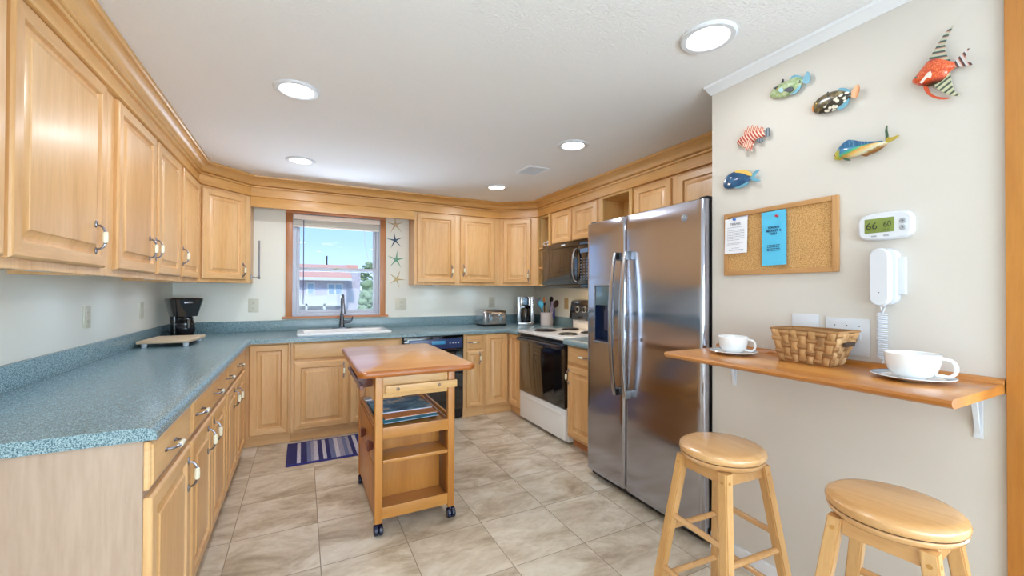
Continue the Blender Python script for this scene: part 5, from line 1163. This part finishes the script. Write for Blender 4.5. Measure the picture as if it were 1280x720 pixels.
# clown triggerfish
cl_ = MT('clown_skin', '#5a4a2c', .3, coat=.5); tc_ = cl_.n('TexCoord'); vo = cl_.n('TexVoronoi'); vo.inputs['Scale'].default_value = 62; cl_.l(tc_.outputs['Object'], vo.inputs['Vector'])
spots = cl_.ramp(vo.outputs['Distance'], [(.42, '#ece3d2'), (.50, '#2e2a20')]); vm = cl_.n('VectorMath', operation='DOT_PRODUCT'); cl_.l(tc_.outputs['Object'], vm.inputs[0]); vm.inputs[1].default_value = (0, .42, .9)
lowf = cl_.ramp(vm.outputs['Value'], [(.0, (1, 1, 1)), (.004, (0, 0, 0))]); mp2 = cl_.n('MapRange') ; cl_.l(vm.outputs['Value'], mp2.inputs[0]); mp2.inputs[1].default_value = -.008; mp2.inputs[2].default_value = -.003; mp2.inputs[3].default_value = 1; mp2.inputs[4].default_value = 0
topc = cl_.ramp(cl_.noise(cl_.coord(rnd=False), 50, 3), [(.4, '#3c3526'), (.55, '#6d5a32'), (.68, '#9a8a68')]); cc = cl_.mix(mp2.outputs[0], topc, spots); sg = cl_.n('SeparateXYZ'); cl_.l(tc_.outputs['Generated'], sg.inputs[0]); nf = cl_.ramp(sg.outputs['Y'], [(.90, (0, 0, 0)), (.925, (1, 1, 1))]); cl_.col(cl_.mix(nf, cc, '#d98a34'))
ort = stripes('clown_tail', (0, -1, -.2), 30, [(0, '#e8b48a'), (.45, '#e9b98c'), (.75, '#d98a54'), (.9, '#3a2e22')])
fish('brown and orange clown triggerfish sculpture with white belly spots', (895, 80), 4.237, [(503, 238), (520, 205), (550, 175), (600, 150), (650, 138), (700, 146), (720, 152), (716, 172), (690, 195), (650, 230), (600, 255), (550, 262), (515, 256)],
     [('tail_fin', [(712, 158), (735, 120), (756, 104), (763, 130), (750, 172), (735, 184), (712, 172)], ort, .003, .007), ('dorsal_fin', [(640, 150), (655, 124), (700, 130), (718, 152), (680, 160)], aqua, .003, .007), ('anal_fin', [(635, 235), (690, 190), (710, 180), (695, 217), (660, 245)], aqua, .003, .007), ('spine_fin', [(583, 160), (595, 144), (602, 158)], dkp, .004, .008)],
     cl_.m, .019, (530, 212, .0028, .7, eye_y))
# lionfish
ln = stripes('lion_stripes', (0, -.85, .5), 85, [(0, '#a8352c'), (.38, '#c24f40'), (.5, '#eed9c8'), (.8, '#e9cdb8'), (.92, '#b8463a')]); lf = stripes('lion_fin_stripes', (0, -.9, -.3), 110, [(0, '#b04a3c'), (.4, '#cf7a64'), (.55, '#f0dccb'), (.9, '#e2b8a2')])
gryf = stripes('lion_tail_stripes', (0, -1, 0), 90, [(0, '#4d5a66'), (.4, '#6a7884'), (.6, '#a9b0b4'), (.9, '#5c6872')])
fish('small red and white lionfish sculpture with spiky fins', (895, 80), 4.237, [(108, 418), (120, 395), (150, 375), (190, 355), (230, 350), (260, 362), (264, 376), (230, 395), (190, 412), (150, 428), (125, 432)],
     [('dorsal_fin', [(150, 382), (146, 343), (163, 356), (169, 326), (183, 345), (192, 318), (203, 340), (222, 318), (226, 343), (246, 328), (254, 350), (262, 366), (220, 372), (180, 380)], lf, .003, .007), ('tail_fin', [(254, 362), (265, 343), (281, 333), (287, 360), (280, 388), (258, 380)], gryf, .003, .007),
      ('pectoral_fin', [(150, 415), (143, 446), (158, 440), (164, 466), (174, 442), (191, 468), (188, 440), (202, 422), (180, 400)], lf, .012, .022), ('anal_fin', [(212, 398), (252, 388), (248, 415), (220, 420)], gryf, .003, .007)], ln, .016, (132, 406, .0025, .7, eye_r))
# tang
tg_ = MT('tang_blue', '#1f4f7c', .3, coat=.5); f = tg_.noise(tg_.coord(rnd=False), 30, 3); tg_.col(tg_.ramp(f, [(.35, '#173e68'), (.6, '#2a628f')]))
fish('small dark blue surgeonfish sculpture with yellow fin, lowest left of the group', (895, 80), 4.237, [(36, 648), (45, 610), (65, 585), (100, 568), (145, 562), (180, 578), (190, 598), (170, 625), (130, 645), (90, 658), (55, 662)],
     [('tail_fin', [(182, 596), (205, 568), (230, 558), (230, 562), (208, 585), (203, 603), (235, 614), (235, 620), (200, 622), (183, 610)], aqua, .003, .008), ('dorsal_fin', [(95, 575), (118, 560), (155, 560), (184, 574), (192, 594), (170, 590), (140, 578)], yel, .006, .017), ('anal_fin', [(88, 652), (130, 640), (174, 618), (166, 642), (120, 660)], aqua, .003, .008)],
     tg_.m, .018, (50, 622, .0028, .7, eye_r), patches([('cheek_patch', [(62, 640), (78, 600), (86, 602), (82, 630), (72, 642)], plain('cheek_white', '#e9e4de', .4), .86)]))

# ------------------------------------------------------------------ stools
def stool(label, cx, cy, rot, zt=.74, rs=.153):
    t = thing('bar_stool', label, 'stool', (cx, cy, 0), 'round wooden stools under the breakfast shelf')
    q = MB(); q.lathe([(rs-.020, zt-.034), (rs-.006, zt-.033), (rs, zt-.026), (rs+.001, zt-.018), (rs-.002, zt-.010), (rs-.012, zt-.003), (rs-.028, zt), (.001, zt)], (cx, cy, 0), 56); q.build('seat', stool_h, t)
    q = MB(); q.lathe([(rs-.034, zt-.060), (rs-.018, zt-.058), (rs-.006, zt-.048), (rs-.003, zt-.040), (rs-.006, zt-.0365), (rs-.03, zt-.036)], (cx, cy, 0), 56); q.build('swivel_ring', stool_h, t)
    q = MB(); q.lathe([(rs-.010, zt-.0368), (rs-.010, zt-.0335)], (cx, cy, 0), 40); q.build('swivel_gap', blk_m, t)
    T = Matrix.Translation((cx, cy, 0)) @ Matrix.Rotation(rot, 4, 'Z'); ztop = zt-.060; h0, h1 = .098, .182; w = .018
    def lp(sx, sy, z): k = lerp(h1, h0, z/ztop); return Vector((sx*k, sy*k, z))
    for sx in (-1, 1):
        for sy in (-1, 1):
            q = MB(); q.T = T; R = []
            for z in (0.0, ztop):
                c = lp(sx, sy, z); R.append([(c.x-w, c.y-w, z), (c.x+w, c.y-w, z), (c.x+w, c.y+w, z), (c.x-w, c.y+w, z)])
            q.rings(R); bmesh.ops.bevel(q.bm, geom=[e for e in q.bm.edges if abs((e.verts[0].co-e.verts[1].co).z) > .1], offset=.004, segments=2, affect='EDGES')
            c = lp(sx, sy, ztop-.03)
            q.mi = 1
            for n in ((sx*1., 0), (0, sy*1.)): q.cyl((c.x+n[0]*(w-.001), c.y+n[1]*(w-.001), ztop-.03), (c.x+n[0]*(w+.0012), c.y+n[1]*(w+.0012), ztop-.03), .006, n=12)
            q.build('leg', [stool_v, plain('peg_end', '#b98646', .4)], t)
    for a in range(4):     # aprons
        q = MB(); q.T = T @ Matrix.Rotation(a*PI/2, 4, 'Z'); q.box(-h0+w-.002, h0-w+.002, h0-.009, h0+.009, ztop-.045, ztop, .002); q.build('apron', stool_h, t)
    for a in range(4):     # rungs, two per side, staggered
        for z in ((.215, .43) if a % 2 else (.165, .375)):
            k = lerp(h1, h0, z/ztop); q = MB(); q.T = T @ Matrix.Rotation(a*PI/2, 4, 'Z'); q.cyl((-k+w*.6, k, z), (k-w*.6, k, z), .0115, n=12); q.build('rung', stool_h, t)
    return t
STOOLS = [('round wooden bar stool nearer the fridge, seen with all four legs', 1.462, 1.068, -.07), ('round wooden bar stool nearest the camera, cut off by the bottom edge', 1.50, .560, .10)]
s0 = stool(*STOOLS[0])
lab, x, y, r0 = STOOLS[1]
s1 = s0.copy(); COL.objects.link(s1); s1.location = (x, y, 0); s1.rotation_euler = (0, 0, r0-STOOLS[0][3]); s1['label'] = lab
for c in list(s0.children):
    d = c.copy(); COL.objects.link(d); d.parent = s1
